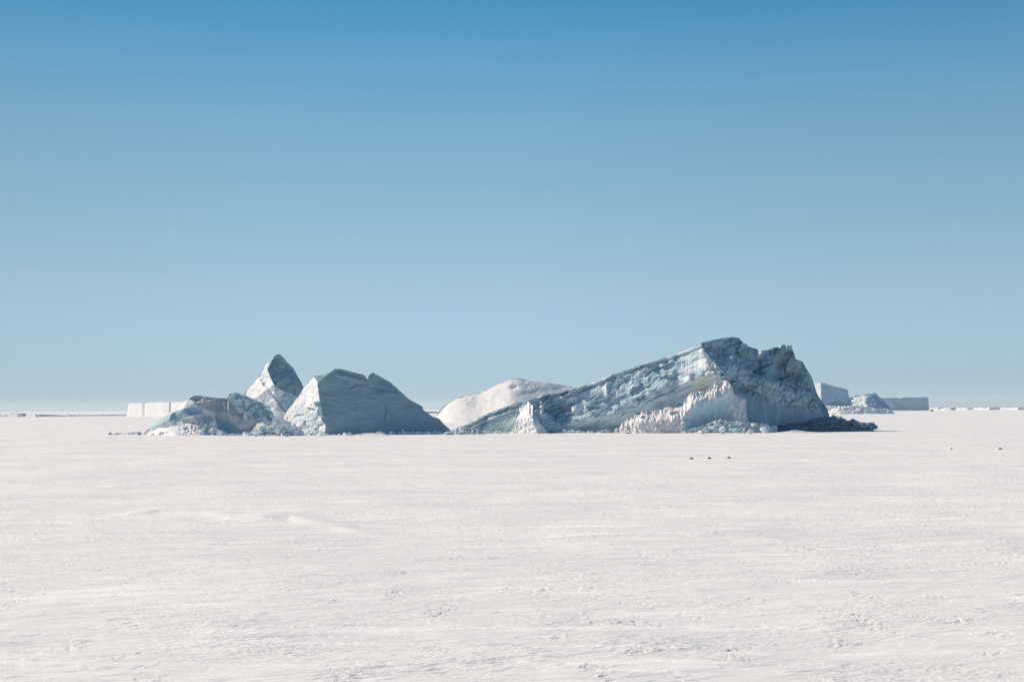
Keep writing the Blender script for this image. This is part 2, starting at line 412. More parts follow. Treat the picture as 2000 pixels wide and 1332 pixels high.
E_TOP = [(862, 850), (872, 847), (890, 843), (906, 833), (928, 819), (964, 804), (1000, 790), (1029, 781), (1063, 772), (1090, 766.6), (1117, 759), (1153, 750),
         (1180, 738.7), (1186, 737), (1195, 731), (1215, 724.6), (1249, 714), (1280, 705), (1316, 694), (1350, 681), (1368, 672), (1372, 670), (1388, 666), (1404, 662.5),
         (1433, 659), (1443, 661), (1451, 670), (1458, 673), (1463, 678), (1480, 682), (1482, 691), (1485, 692), (1487, 685), (1498, 684.6), (1517, 678), (1524, 681),
         (1528, 674), (1546, 675), (1548, 684), (1555, 702), (1568, 707), (1576, 722), (1585, 735), (1591, 754), (1596.5, 771), (1606, 786), (1617, 801.5), (1620, 815), (1624, 845)]
E_CTRL = [(865, 850, 30), (900, 850, 32), (900, 838, 26), (930, 850, 38), (930, 822, 26), (960, 850, 40), (965, 832, 40), (965, 806, 22), (1000, 850, 40), (1000, 820, 38), (1000, 792, 18),
          (1063, 850, 30), (1063, 834, 40), (1063, 815, 34), (1063, 774, 10), (1117, 850, 22), (1117, 826, 48), (1112, 790, 22), (1117, 761, 4),
          (1195, 850, 28), (1185, 812, 50), (1190, 770, 22), (1195, 733, -8), (1249, 850, 30), (1238, 790, 52), (1250, 750, 24), (1249, 716, -12), (1316, 850, 26),
          (1290, 772, 54), (1316, 760, 30), (1316, 728, 26), (1316, 697, -14), (1350, 744, 58), (1381, 729, 60), (1404, 735, 62), (1372, 671, 12), (1380, 700, 32), (1350, 715, 18),
          (1360, 770, 34), (1404, 765, 44), (1400, 850, 40), (1388, 667, 6), (1433, 661, -24), (1440, 695, -8), (1425, 716, 26), (1440, 735, 34), (1460, 745, 20),
          (1480, 712, -24), (1492, 742, 22), (1500, 712, -18), (1528, 678, -44), (1518, 730, -44), (1545, 735, -46), (1547, 678, -40), (1530, 757, 14), (1587, 773, -12),
          (1568, 709, -34), (1585, 738, -36), (1440, 765, 24), (1492, 778, 18), (1540, 792, 8), (1600, 802, -20), (1450, 850, 36), (1500, 850, 34), (1560, 850, 22), (1624, 850, -8), (1500, 815, 22), (1560, 820, 10)]
E_L = [(865, 856), (905, 850), (1040, 842), (1070, 834), (1100, 829), (1172, 814), (1226, 800), (1280, 780), (1334, 756), (1352, 744), (1381, 728), (1405, 733), (1425, 760), (1440, 770), (1490, 778), (1540, 792), (1600, 802), (1630, 810)]
def e_lower(X, Y):      # 1 below the lip of the undercut
    y = np.interp(X, *zip(*E_L)) + 9 * fbm(X / 26, Y / 30, o=4, seed=77) * (1 - smooth(X, 1335, 1352)) + 2 * fbm(X / 22, X * 0, o=3, seed=77)
    return smooth(Y - y, -3, 7)
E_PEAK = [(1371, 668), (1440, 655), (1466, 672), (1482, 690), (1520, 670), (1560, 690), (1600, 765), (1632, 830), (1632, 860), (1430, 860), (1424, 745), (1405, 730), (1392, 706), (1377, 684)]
E_BAND = [(1397, 712), (1440, 712), (1475, 728), (1500, 744), (1530, 752), (1587, 768), (1600, 782), (1610, 800), (1600, 806), (1560, 796), (1520, 790), (1495, 782), (1470, 762), (1440, 745), (1405, 735)]
E_DARKL = [(1058, 784), (1075, 776), (1118, 786), (1125, 800), (1108, 826), (1085, 822), (1068, 806)]
def e_detail(X, Y):
    low = e_lower(X, Y); pk = polymask(X, Y, E_PEAK, 4, 6); band = polymask(X, Y, E_BAND, 4, 5)
    u = X + (Y - 800) * .38; v = (Y + .36 * X)                         # the ramp's bedding runs up to the right
    ramp = (1 - low) * (1 - pk)
    wx = 26 * fbm(X / 42, Y / 36, o=4, seed=501); wy = 17 * fbm(X / 36 + 5, Y / 30, o=4, seed=502)
    am = .35 + 1.1 * smooth(fbm(X / 55, Y / 40, o=2, seed=503), -.25, .35)
    ub, vb = u + .8 * wx, v + .8 * wy
    d = ramp * (8 * fbm((u + wx) / 60, (v + wy) / 30, o=3, seed=1, gain=.45) + am * (5.5 * blocky0(ub / 46, vb / 20, 8) + 2.6 * blocky0(ub / 19, vb / 8.5, 18) + 1.2 * ridged(u / 60, vb / 4.5, o=3, seed=2)) + .6 * fbm(X / 4, Y / 3, o=3, seed=3))
    d += low * (1 - pk) * (3.5 * fbm(u / 60, v / 16, o=3, seed=4) + 2.6 * ridged(u / 75, v / 8, o=4, seed=544) + 3.6 * blocky0(u / 36, v / 13, 545) + 2.5 * fbm(X / 18, Y / 12, o=4, seed=546) + .5 * fbm(X / 6, Y / 5, o=3, seed=5))
    w = Y - .55 * X
    d += pk * (1 - low) * (5 * fbm(X / 34, Y / 26, o=3, seed=6) + 6.5 * blocky0((X + .3 * Y) / 24, (Y - .25 * X) / 30, 7) + 2 * blocky0((X + .3 * Y) / 10, (Y - .25 * X) / 12, 71) + .8 * ridged((X - .2 * Y) / 30, (Y + .35 * X) / 6, o=3, seed=72) + .7 * fbm(X / 4, Y / 4, o=3, seed=13))
    d += band * (2.2 * ridged(X / 10, Y / 7, o=4, seed=9) + 2.8 * blocky(X / 6, Y / 5, seed=19) + 3)
    d += pk * low * (4.5 * fbm(X / 26, Y / 60, o=4, seed=10) + .9 * ridged(X / 9, Y / 30, o=3, seed=14))
    # flutes down the far right wall
    fl = smooth(X, 1480, 1500) * (1 - smooth(Y, 735, 770)); d += fl * 6 * ridged((X + .25 * Y) / 19, Y / 120, o=3, seed=15)
    for (px, py, rx, ry, a) in ((1121, 797, 7, 9, 9), (1058, 800, 4, 17, 10), (1185, 768, 4, 14, 8), (1345, 735, 8, 12, 10), (1312, 703, 8, 8, 5), (1183, 790, 6, 4, 8), (1270, 765, 22, 16, 10),
                                (1240, 778, 14, 12, 8), (1210, 750, 16, 20, 6), (1428, 697, 4, 6, 8), (1442, 703, 4, 4, 8), (1290, 800, 0.1, .1, 0), (1100, 755, 0.1, 1, 0)):
        d += a * np.exp(-((X - px) / rx) ** 2 - ((Y - py) / ry) ** 2)
    # dark hollows
    for (px, py, rx, ry, a) in ((1090, 803, 24, 18, -12), (1289, 791, 12, 5, -16), (1376, 764, 14, 3.5, -9), (1130, 838, 26, 5, -6), (1195, 838, 16, 6, -9), (1265, 748, 30, 16, -6), (1190, 785, 8, 10, -8), (1545, 755, 26, 8, -8)):
        d += a * np.exp(-((X - px) / rx) ** 2 - ((Y - py) / ry) ** 2)
    # thin layered rim along the top of the ramp, doubled along the tail
    yt = np.interp(X, *zip(*E_TOP)); rim = smooth(X, 900, 930) * (1 - smooth(X, 1340, 1370)) * (.6 + .8 * np.clip(vnoise(X / 17, X * 0, seed=88) + .4, 0, 1))
    d += rim * 4.5 * (np.exp(-((Y - yt - 2) / 2.2) ** 2) - 1.0 * np.exp(-((Y - yt - 7) / 2) ** 2))
    tail = smooth(X, 900, 930) * (1 - smooth(X, 1010, 1060)); d += tail * 4.5 * (np.exp(-((Y - yt - 11) / 2.) ** 2) - .8 * np.exp(-((Y - yt - 15.5) / 1.8) ** 2))
    return d
def e_colour(X, Y):
    low = e_lower(X, Y); u = X + (Y - 800) * .38; v = Y + .36 * X
    pk = polymask(X, Y, E_PEAK, 3, 6); band = polymask(X, Y, E_BAND, 3, 6)
    n = fbm(u / 30, v / 9, o=5, seed=101, gain=.6); n2 = fbm(X / 40, Y / 30, o=4, seed=102)
    st = fbm(u / 70 + n2 * .5, v / 3.2, o=4, seed=106); c = mixc(base(X, BLUE * 1.12), WICE, smooth(n * .8 + .6 * n2 + .25 * st, -.05, .40)); c = mixc(c, SLATE, smooth(st, .15, .5) * .5); c = mixc(c, DEEP, smooth(-n + .5 * n2, .18, .5) * .6)
    wx = 26 * fbm(X / 42, Y / 36, o=4, seed=501); wy = 17 * fbm(X / 36 + 5, Y / 30, o=4, seed=502)
    c = mixc(c, SNOW, smooth(ridged((u + wx) / 40, (v + wy) / 17, o=3, seed=109), .52, .85) * .7)       # pale crests of refrozen snow
    c = mixc(c, DEEP, polymask(X, Y, E_DARKL, 6, 8) * .6)
    c = mixc(c, CYAN, polymask(X, Y, [(935, 850), (950, 820), (1008, 805), (1012, 850)], 4, 6) * .8)
    c = mixc(c, WICE, polymask(X, Y, [(870, 852), (900, 838), (935, 826), (945, 852)], 4, 4) * .6)
    lc = mixc(base(X, CYAN * 1.08), np.array([.50, .68, .79]), smooth(X, 1150, 1330)); lc = mixc(lc, WICE * np.array([.92, 1, 1.08]), smooth(n + .4 * st, -.2, .4) * .6); lc = mixc(lc, BLUE * 1.1, smooth(-st, .1, .4) * .45)
    c = mixc(c, lc, low * (1 - pk))
    c = mixc(c, SNOW, polymask(X, Y, [(1362, 676), (1376, 676), (1394, 708), (1408, 732), (1396, 742), (1370, 728), (1366, 700)], 4, 6))
    c = mixc(c, WICE, polymask(X, Y, [(1320, 690), (1372, 670), (1378, 720), (1340, 712)], 5, 8) * .7)
    c = mixc(c, np.array([.66, .74, .71]), polymask(X, Y, [(1350, 747), (1381, 729), (1408, 735), (1390, 762), (1345, 772)], 3, 3))
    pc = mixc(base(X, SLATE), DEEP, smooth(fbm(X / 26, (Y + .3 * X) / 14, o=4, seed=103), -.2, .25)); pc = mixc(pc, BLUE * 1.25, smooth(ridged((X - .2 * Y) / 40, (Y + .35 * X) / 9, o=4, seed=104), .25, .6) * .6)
    c = mixc(c, pc * .86, pk * (1 - low)); c = mixc(c, mixc(base(X, SLATE * 1.1), BLUE * 1.1, smooth(fbm(X / 18, Y / 50, o=4, seed=108), -.1, .35)), pk * low)  # the peak's shaded side is put in as darker slate and deep blue
    c = mixc(c, mixc(base(X, BLUE * 1.15), WICE * .95, smooth(fbm(X / 11, Y / 8, o=4, seed=105), -.2, .35)), band * .75)
    for (px, py, rx, ry) in ((1121, 797, 5, 8), (1057, 798, 3.5, 16), (1186, 790, 6, 4), (1346, 738, 5, 9), (1312, 702, 6, 5), (1428, 697, 2.5, 5), (1442, 702, 3, 3), (1185, 768, 2.5, 8), (1160, 748, 9, 3), (1484, 692, 3, 7), (1398, 712, 3, 3)):
        c = mixc(c, SNOW * 1.05, np.clip(1.6 * np.exp(-((X - px + .35 * (Y - py)) / rx) ** 2 - ((Y - py) / ry) ** 2) + .6 * fbm(X / 3, Y / 3, o=2, seed=107) - .35, 0, 1))  # sunlit protrusions and slivers painted white into the ice colour
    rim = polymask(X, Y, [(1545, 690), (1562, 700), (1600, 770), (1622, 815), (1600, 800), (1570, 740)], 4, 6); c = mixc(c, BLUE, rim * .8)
    return c
E = empty('iceberg', (250, 1950, 0))
tag(E, 'largest iceberg, long blue ice ramp rising right to a dark jagged peak', 'iceberg')
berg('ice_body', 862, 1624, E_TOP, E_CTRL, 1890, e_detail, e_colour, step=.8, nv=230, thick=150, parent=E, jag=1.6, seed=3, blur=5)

F_TOP = [(1204, 850), (1208, 838), (1212, 830), (1226, 818), (1240, 811), (1255, 805), (1275, 803), (1294, 801), (1322, 797), (1334, 793), (1338, 780), (1350, 769), (1358, 767), (1377, 764), (1388, 756), (1397, 748),
         (1413, 743.5), (1424, 746), (1430, 757), (1434, 770), (1441, 776), (1458, 780.6), (1456, 790), (1458, 808), (1464, 822), (1470, 850)]
F_CTRL = [(1204, 850, 40), (1212, 830, 42), (1255, 806, 44), (1255, 850, 78), (1255, 822, 74), (1294, 802, 46), (1294, 850, 84), (1294, 822, 82), (1334, 850, 92), (1334, 794, 58), (1334, 815, 92), (1352, 771, 50), (1352, 790, 86),
          (1378, 766, 50), (1380, 785, 80), (1397, 749, 44), (1413, 745, 38), (1405, 775, 72), (1424, 748, 54), (1424, 790, 70), (1400, 810, 66), (1385, 835, 62), (1360, 830, 70), (1420, 830, 62), (1415, 850, 66), (1350, 850, 86),
          (1440, 777, 56), (1438, 800, 82), (1440, 825, 90), (1445, 850, 96), (1458, 782, 40), (1458, 815, 60), (1470, 850, 50)]
F_FACE = [(1348, 800), (1362, 784), (1385, 782), (1405, 772), (1420, 780), (1426, 812), (1416, 828), (1385, 836), (1345, 836), (1338, 818)]
def f_detail(X, Y):
    fc = polymask(X, Y, F_FACE, 9, 8)
    d = (1 - fc * .85) * ((2.5 + 5 * smooth(fbm(X / 26, Y / 40, o=2, seed=25), -.3, .3)) * ridged((X + 3 * fbm(X / 16, Y / 12, o=2, seed=26)) / 9.5, (Y + .5 * X) / 30, o=4, seed=21) + 2.0 * blocky(X / 13, Y / 20, seed=27) + 1.6 * ridged(X / 3.6, Y / 15, o=3, seed=22) + 1.2 * fbm(X / 5, Y / 5, o=3, seed=23)) + fc * (3.2 * fbm(X / 22, Y / 16, o=4, seed=24) + 1.0 * ridged(X / 12, Y / 30, o=3, seed=28) - 3)
    return d
def f_colour(X, Y):
    fc = polymask(X, Y, F_FACE, 8, 8); n = fbm(X / 5, Y / 20, o=4, seed=111)
    c = mixc(base(X, PINK * 1.06), SNOW, smooth(n, -.25, .25)); yt = np.interp(X, *zip(*F_TOP)); c = mixc(c, DIRTY * .9, smooth(fbm(X / 4, Y / 4, o=3, seed=112), .2, .5) * (1 - smooth(Y - yt, 6, 20)) * .8)
    return mixc(c, mixc(base(X, BLUE * 1.35), WICE * .9, smooth(fbm(X / 16, Y / 14, o=3, seed=114), -.1, .4) * .6), fc * .9)  # shade of the hollow painted blue into the snow
berg('snow_apron', 1204, 1470, F_TOP, F_CTRL, 1866, f_detail, f_colour, step=.7, nv=150, thick=55, parent=E, jag=1.6, seed=7, nb=30, jagw=7, blur=4)
tag(bpy.data.objects['snow_apron'], 'pinkish fluted snow draped over the foot of the ice')

G_TOP = [(992, 852), (1001, 840), (1008, 826), (1005, 812), (1006, 802), (1014, 796), (1022, 790), (1028, 785), (1033, 785), (1037, 791), (1040, 792), (1043, 806), (1049, 818), (1055, 829), (1066, 840), (1076, 852)]
G_CTRL = [(996, 850, 44), (1008, 820, 50), (1010, 801, 20), (1031, 786, 4), (1036, 810, 72), (1046, 830, 86), (1050, 850, 96), (1050, 820, 76), (1062, 840, 70), (1070, 850, 50)]
def g_detail(X, Y): return 2 * ridged(X / 8, (Y - .3 * X) / 16, o=4, seed=31) + 2.2 * blocky(X / 6, Y / 6, seed=32)
def g_colour(X, Y): return mixc(base(X, SNOW * 1.1), CYAN, smooth(fbm(X / 8, Y / 8, o=3, seed=113), .35, .6) * .3)
berg('snow_cone', 992, 1076, G_TOP, G_CTRL, 1872, g_detail, g_colour, step=.6, nv=100, thick=30, parent=E, jag=1.4, seed=8, nb=20, jagw=6, blur=3)
tag(bpy.data.objects['snow_cone'], 'crumbly bright white cone of ice leaning on the ramp')

# ------------------------------------------------------------------ slab iceberg with the smooth shaded face
C_TOP = [(530, 853), (533, 848), (543, 826), (562, 801), (583, 775.6), (593.5, 757), (604, 742), (612, 734.6), (633, 731.5), (646, 726), (654, 720.6), (667, 721), (688, 727), (709, 731.5), (714.5, 736), (717, 742),
         (721.6, 732), (728, 728), (742.6, 735.7), (761.5, 746), (782.5, 765), (799, 780), (812, 787), (824.5, 793.4), (826.6, 800.7), (845.5, 814.4), (858, 818), (866.5, 828), (879, 839.6), (884, 850)]
C_EDGE = [(612, 734), (621, 748), (624.5, 784), (618.7, 805), (628, 818), (636, 830), (633, 852)]
C_CTRL = [(530, 852, -40), (562, 801, -48), (593, 758, -34), (612, 735, 6), (620, 748, 26), (624, 784, 34), (619, 805, 34), (636, 830, 52), (634, 853, 58), (600, 800, 4), (590, 853, 22), (565, 853, -8), (600, 830, 14),
          (654, 721, 10), (700, 731, 4), (714, 745, 12), (728, 729, -2), (722, 745, 8), (700, 800, 32), (700, 853, 40), (782, 766, -8), (780, 853, 26), (824, 794, -14), (845, 816, -6), (845, 853, 14), (884, 850, 4)]
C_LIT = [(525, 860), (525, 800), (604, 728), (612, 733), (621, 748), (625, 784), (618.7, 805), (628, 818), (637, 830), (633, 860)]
C_RUB = [(540, 848), (575, 818), (585, 800), (606, 790), (619, 800), (634, 828), (634, 852), (545, 852)]
def c_detail(X, Y):
    lit = polymask(X, Y, C_LIT, 1.5, 1.5, 8); rub = polymask(X, Y, C_RUB, 4, 6)
    d = lit * (1 - rub) * (3 * fbm(X / 12, Y / 12, o=4, seed=41) + 2.2 * ridged(X / 6, (Y + X) / 14, o=3, seed=42))
    d += rub * (6 * blocky(X / 19, Y / 14, seed=43) + 3 * fbm(X / 16, Y / 12, o=3, seed=48) + 2 * ridged(X / 5, Y / 5, o=3, seed=44))
    d += (1 - lit) * (3.0 * fbm(X / 55, Y / 34, o=3, seed=45) + 1.1 * blocky0((X + 20 * fbm(X / 60, Y / 40, o=3, seed=148)) / 58, (Y - .15 * X) / 24, 49) + .3 * ridged(X / 90, (Y - .1 * X + 8 * fbm(X / 70, Y / 70, o=2, seed=149)) / 12, o=3, seed=146) + .7 * ridged(X / 18, (Y - .1 * X) / 7, o=3, seed=46) + .3 * fbm(X / 4, Y / 3, o=2, seed=47))
    for (x0, y0, x1, y1, a, w) in ((686, 757, 697, 752, -4, 1.2), (697, 752, 718, 750, -2, 1), (726, 757, 745, 762, -3, 1.2), (745, 762, 773, 765, -3, 1.6), (753, 790, 755, 803, -3, 1.6), (755, 803, 749, 820, -2.5, 1.5), (660, 724, 715, 741, -3, 1.3), (700, 794, 715, 802, -1.5, 1.2)):
        L = (x1 - x0) ** 2 + (y1 - y0) ** 2; t = np.clip(((X - x0) * (x1 - x0) + (Y - y0) * (y1 - y0)) / L, 0, 1)
        r = np.hypot(X - x0 - t * (x1 - x0), Y - y0 - t * (y1 - y0)); d += a * .9 * np.exp(-(r / w) ** 2)
    d += (1 - lit) * 5 * smooth(-(Y - (728 + (X - 650) * .25 + 5)), -2, 2) * smooth(X, 655, 665) * (1 - smooth(X, 712, 716)) * .5
    return d
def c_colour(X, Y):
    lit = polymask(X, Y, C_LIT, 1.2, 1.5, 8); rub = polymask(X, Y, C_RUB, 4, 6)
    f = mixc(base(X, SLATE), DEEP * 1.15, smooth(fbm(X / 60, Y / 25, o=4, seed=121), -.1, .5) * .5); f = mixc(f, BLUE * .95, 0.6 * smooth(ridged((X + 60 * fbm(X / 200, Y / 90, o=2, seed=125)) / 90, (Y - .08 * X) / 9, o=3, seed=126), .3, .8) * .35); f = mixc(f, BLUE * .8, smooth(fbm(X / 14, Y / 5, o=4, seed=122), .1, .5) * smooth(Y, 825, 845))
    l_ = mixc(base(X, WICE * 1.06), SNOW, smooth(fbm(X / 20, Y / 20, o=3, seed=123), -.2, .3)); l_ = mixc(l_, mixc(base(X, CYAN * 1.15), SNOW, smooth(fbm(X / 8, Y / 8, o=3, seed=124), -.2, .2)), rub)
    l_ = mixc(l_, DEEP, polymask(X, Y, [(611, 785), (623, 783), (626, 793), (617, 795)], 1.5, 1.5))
    return mixc(f, l_, lit)  # white sunlit end against slate shaded face: light put into the colour
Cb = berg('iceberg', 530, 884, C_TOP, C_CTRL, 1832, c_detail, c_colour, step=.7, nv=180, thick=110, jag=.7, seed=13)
tag(Cb, 'steep slab iceberg with a smooth blue shaded face and bright sunlit left end', 'iceberg')

# ------------------------------------------------------------------ spire
B_TOP = [(470, 853), (472, 800), (476, 772), (479, 766), (494, 752), (511, 729), (517, 713), (527.6, 707), (534, 697), (544, 691.6), (551, 695), (561, 708), (574, 720), (582, 737), (590.6, 752), (594, 760), (604, 785), (622, 853)]
B_CTRL = [(470, 853, -40), (479, 767, -40), (511, 730, -30), (517, 714, -22), (534, 698, -16), (544, 692, -18), (522, 722, 8), (535, 752, 26), (494, 780, -16), (508, 745, -18), (555, 775, 12), (545, 725, -2), (574, 722, -34),
          (594, 762, -30), (580, 775, 0), (560, 800, 30), (540, 800, 26), (500, 853, 0), (560, 853, 24), (622, 853, 0), (575, 745, -10), (560, 735, -4)]
B_DARK = [(527, 706), (544, 688), (600, 755), (590, 778), (570, 771), (548, 762), (536, 755), (520, 720)]
B_SNOW = [(474, 776), (511, 727), (508, 744), (512, 765), (500, 776), (485, 780)]
def b_detail(X, Y):
    dk = polymask(X, Y, B_DARK, 2, 3); sn = polymask(X, Y, B_SNOW, 3, 3)
    d = (1 - sn) * (1 - dk) * (3.5 * blocky(X / 13, Y / 11, seed=51) + 2.2 * ridged(X / 7, Y / 7, o=4, seed=52) + 2 * fbm(X / 9, Y / 9, o=3, seed=58))
    d += dk * (3.5 * fbm(X / 18, Y / 12, o=4, seed=53) + 2 * ridged((X + Y) / 10, (Y - X) / 6, o=3, seed=54)); d += sn * 2 * fbm(X / 15, Y / 15, o=3, seed=55)
    t = ((X - 509) * 50 + (Y - 742) * 62) / (50 ** 2 + 62 ** 2); r = np.hypot(X - 509 - np.clip(t, 0, 1) * 50, Y - 742 - np.clip(t, 0, 1) * 62)
    return d - 7 * np.exp(-(r / 1.8) ** 2)
def b_colour(X, Y):
    dk = polymask(X, Y, B_DARK, 2, 3); sn = polymask(X, Y, B_SNOW, 2, 3); n = fbm(X / 10, Y / 8, o=4, seed=131)
    c = mixc(base(X, SNOW * np.array([.98, 1, 1.02])), CYAN * 1.15, smooth(n, .0, .4)); c = mixc(c, BLUE, smooth(-n, .42, .7))
    c = mixc(c, CYAN, polymask(X, Y, [(543, 775), (572, 770), (575, 800), (560, 806), (545, 795)], 3, 4) * .8)
    c = mixc(c, mixc(base(X, SLATE * .95), WICE, smooth(fbm(X / 9, Y / 5, o=4, seed=132), .3, .5) * .7), dk)  # shade on the upper right face painted as slate
    c = mixc(c, mixc(base(X, SNOW), DIRTY, smooth(fbm(X / 10, Y / 16, o=3, seed=133), .05, .5) * smooth(Y, 750, 775)), sn)
    return c
Bb = berg('iceberg', 470, 622, B_TOP, B_CTRL, 1990, b_detail, b_colour, step=.6, nv=200, thick=70, jag=1.6, seed=17, jagw=6)
tag(Bb, 'pointed spire of ice, dark tip over crumbled cyan blocks, behind the slab iceberg', 'iceberg')

# ------------------------------------------------------------------ low dirty iceberg with an arched slab
A_TOP = [(283, 846), (287, 838), (300, 829), (320, 815), (340, 801), (347, 794), (368, 779), (380, 773), (389, 772.6), (400, 775), (410, 776), (426, 778), (443.6, 778), (447, 769), (462, 766.6), (470, 771), (480, 773), (495, 780), (505, 784),
         (520, 790), (532, 805), (540, 830), (546, 852)]
A_CTRL = [(283, 850, 0), (300, 829, 8), (340, 801, 14), (368, 779, 10), (389, 774, 4), (389, 790, 22), (355, 800, 40), (310, 828, 24), (330, 818, 34), (298, 850, 34), (345, 818, 20), (345, 835, 55), (345, 853, 100), (400, 810, 16), (400, 830, 60),
          (395, 853, 104), (412, 785, 16), (443, 780, -6), (418, 803, 24), (430, 820, 26), (436, 853, 40), (460, 770, -4), (470, 800, 4), (490, 815, 20), (480, 853, 48), (462, 830, 36), (515, 830, 42), (515, 853, 58), (505, 818, 12), (505, 786, -14), (546, 852, 30), (450, 805, 22)]
A_DIRT = [(370, 776), (385, 770), (446, 776), (452, 792), (475, 808), (500, 820), (532, 828), (536, 854), (480, 854), (440, 822), (415, 806), (385, 795)]
A_SLAB = [(284, 842), (318, 815), (350, 799), (372, 795), (395, 800), (397, 807), (362, 815), (335, 820), (310, 832), (290, 842)]
A_CHUNK = [(444, 762), (480, 766), (510, 780), (540, 810), (535, 828), (512, 820), (490, 812), (462, 795), (448, 785)]
A_TRI = [(418, 808), (428, 812), (482, 848), (478, 853), (430, 853), (425, 835)]
A_WHITE = [(283, 856), (287, 846), (312, 834), (345, 822), (375, 815), (412, 812), (425, 838), (430, 858)]
def a_detail(X, Y):
    di = polymask(X, Y, A_DIRT, 3, 4); ch = polymask(X, Y, A_CHUNK, 2, 3); wh = polymask(X, Y, A_WHITE, 2, 3); sl = polymask(X, Y, A_SLAB, 1, 1.)
    d = di * (1 - ch) * (3 * fbm(X / 20, Y / 14, o=4, seed=61) + 1.6 * ridged(X / 5, Y / 4, o=3, seed=62))
    d += ch * (5.5 * blocky(X / 17, Y / 12, seed=63) + 3 * ridged(X / 6, Y / 6, o=3, seed=64))
    d += wh * (2.5 * fbm(X / 14, Y / 7, o=3, seed=65) + smooth(X, 335, 375) * 4.5 * blocky(X / 6, Y / 4.5, seed=66) - 4)
    d += sl * (3 + .4 * fbm(X / 8, Y / 4, o=3, seed=67))
    for (px, py, rx, ry, a) in ((385, 780, 8, 5, -7), (378, 785, 6, 6, 4), (322, 834, 18, 2, -5), (498, 810, 10, 6, -10), (345, 824, 9, 5, 6), (322, 843, 5, 2.5, 5), (416, 820, 4, 8, 8)):
        d += a * np.exp(-((X - px) / rx) ** 2 - ((Y - py) / ry) ** 2)
    return d
def a_colour(X, Y):
    n = fbm(X / 14, Y / 9, o=4, seed=141); c = mixc(base(X, SNOW), PINK, smooth(n, -.1, .4) * .3)
    di = polymask(X, Y, A_DIRT, 2, 4); c = mixc(c, mixc(base(X, DIRTY), SLATE * 1.1, smooth(fbm(X / 12, Y / 8, o=4, seed=142), -.05, .4) * .6), di)
    c = mixc(c, PINK, polymask(X, Y, [(430, 806), (450, 808), (490, 820), (530, 818), (534, 830), (500, 832), (470, 838)], 3, 3) * di * .9)
    c = mixc(c, mixc(base(X, CYAN * 1.1), SLATE, smooth(fbm(X / 8, Y / 6, o=3, seed=143), .05, .45)), polymask(X, Y, A_CHUNK, 2, 3))
    c = mixc(c, BLUE * .85, polymask(X, Y, A_TRI, 2, 2)); c = mixc(c, mixc(base(X, SNOW), BLUE, smooth(fbm(X / 4, Y / 3, o=3, seed=144), .2, .5) * smooth(X, 340, 380)), polymask(X, Y, A_WHITE, 1.5, 2))  # the triangle's shade is painted as darker blue
    return mixc(c, BLUE * 1.1, polymask(X, Y, A_SLAB, .8, 1))
Ab = berg('iceberg', 283, 546, A_TOP, A_CTRL, 1860, a_detail, a_colour, step=.6, nv=160, thick=60, jag=1.0, seed=23, jagw=6, blur=3)
tag(Ab, 'low dirty grey iceberg with an arched blue slab, leftmost of the near group', 'iceberg')

# ------------------------------------------------------------------ smooth snow mound behind
D_TOP = [(848, 832), (853, 814), (858, 801), (865, 794), (874, 788), (901, 775), (921, 771), (937, 771), (946, 763), (964, 756), (982, 747), (1000, 740), (1011, 739), (1023, 741.5), (1045, 745), (1072, 748.6), (1099, 753), (1117, 756), (1160, 770), (1200, 790), (1240, 830)]
def d_detail(X, Y):
    xs = np.arange(700, 1400.); k_ = np.hanning(61); k_ /= k_.sum(); tsm = np.convolve(np.interp(xs, *zip(*D_TOP)), k_, 'same')
    v = np.maximum(Y - np.interp(X, xs, tsm), 0); xr = np.convolve(np.where(xs < 1010, .14 * xs, .14 * 1010 - .10 * (xs - 1010)), k_, 'same'); d = 6 * fbm(X / 60, Y / 40, o=3, seed=71) + 1.15 * v + 2 * np.sqrt(v + 4) + np.interp(X, xs, xr) - 250
    k = polymask(X, Y, [(995, 748), (1045, 745), (1060, 760), (1015, 768), (998, 760)], 6, 6) + polymask(X, Y, [(885, 785), (900, 772), (928, 772), (915, 790)], 5, 5)
    d += k * 1.6 * ridged(X / 9, Y / 6, o=3, seed=72); d -= 8 * np.exp(-((X - 1004) / 8) ** 2 - ((Y - 757) / 4) ** 2); return d + .5 * ridged(X / 12, (Y + X) / 10, o=3, seed=73)
def d_colour(X, Y): return mixc(base(X, SNOW * np.array([.96, .93, .935])), DIRTY * 1.3, smooth(fbm(X / 5, Y / 4, o=3, seed=151), .3, .5) * (polymask(X, Y, [(1000, 745), (1050, 745), (1060, 762), (1010, 762)], 5, 5) + .15 * polymask(X, Y, [(885, 785), (900, 772), (928, 772), (915, 790)], 5, 5)))
Db = berg('snow_mound', 848, 1240, D_TOP, [(848, 832, 0), (1240, 832, 0), (1000, 740, 0)], 3300, d_detail, d_colour, step=1.1, nv=120, thick=160, jag=.8, seed=29, botpx=831, blur=16)
tag(Db, 'smooth rounded snow mound standing behind the dip between slab and ramp icebergs', 'snow mound')

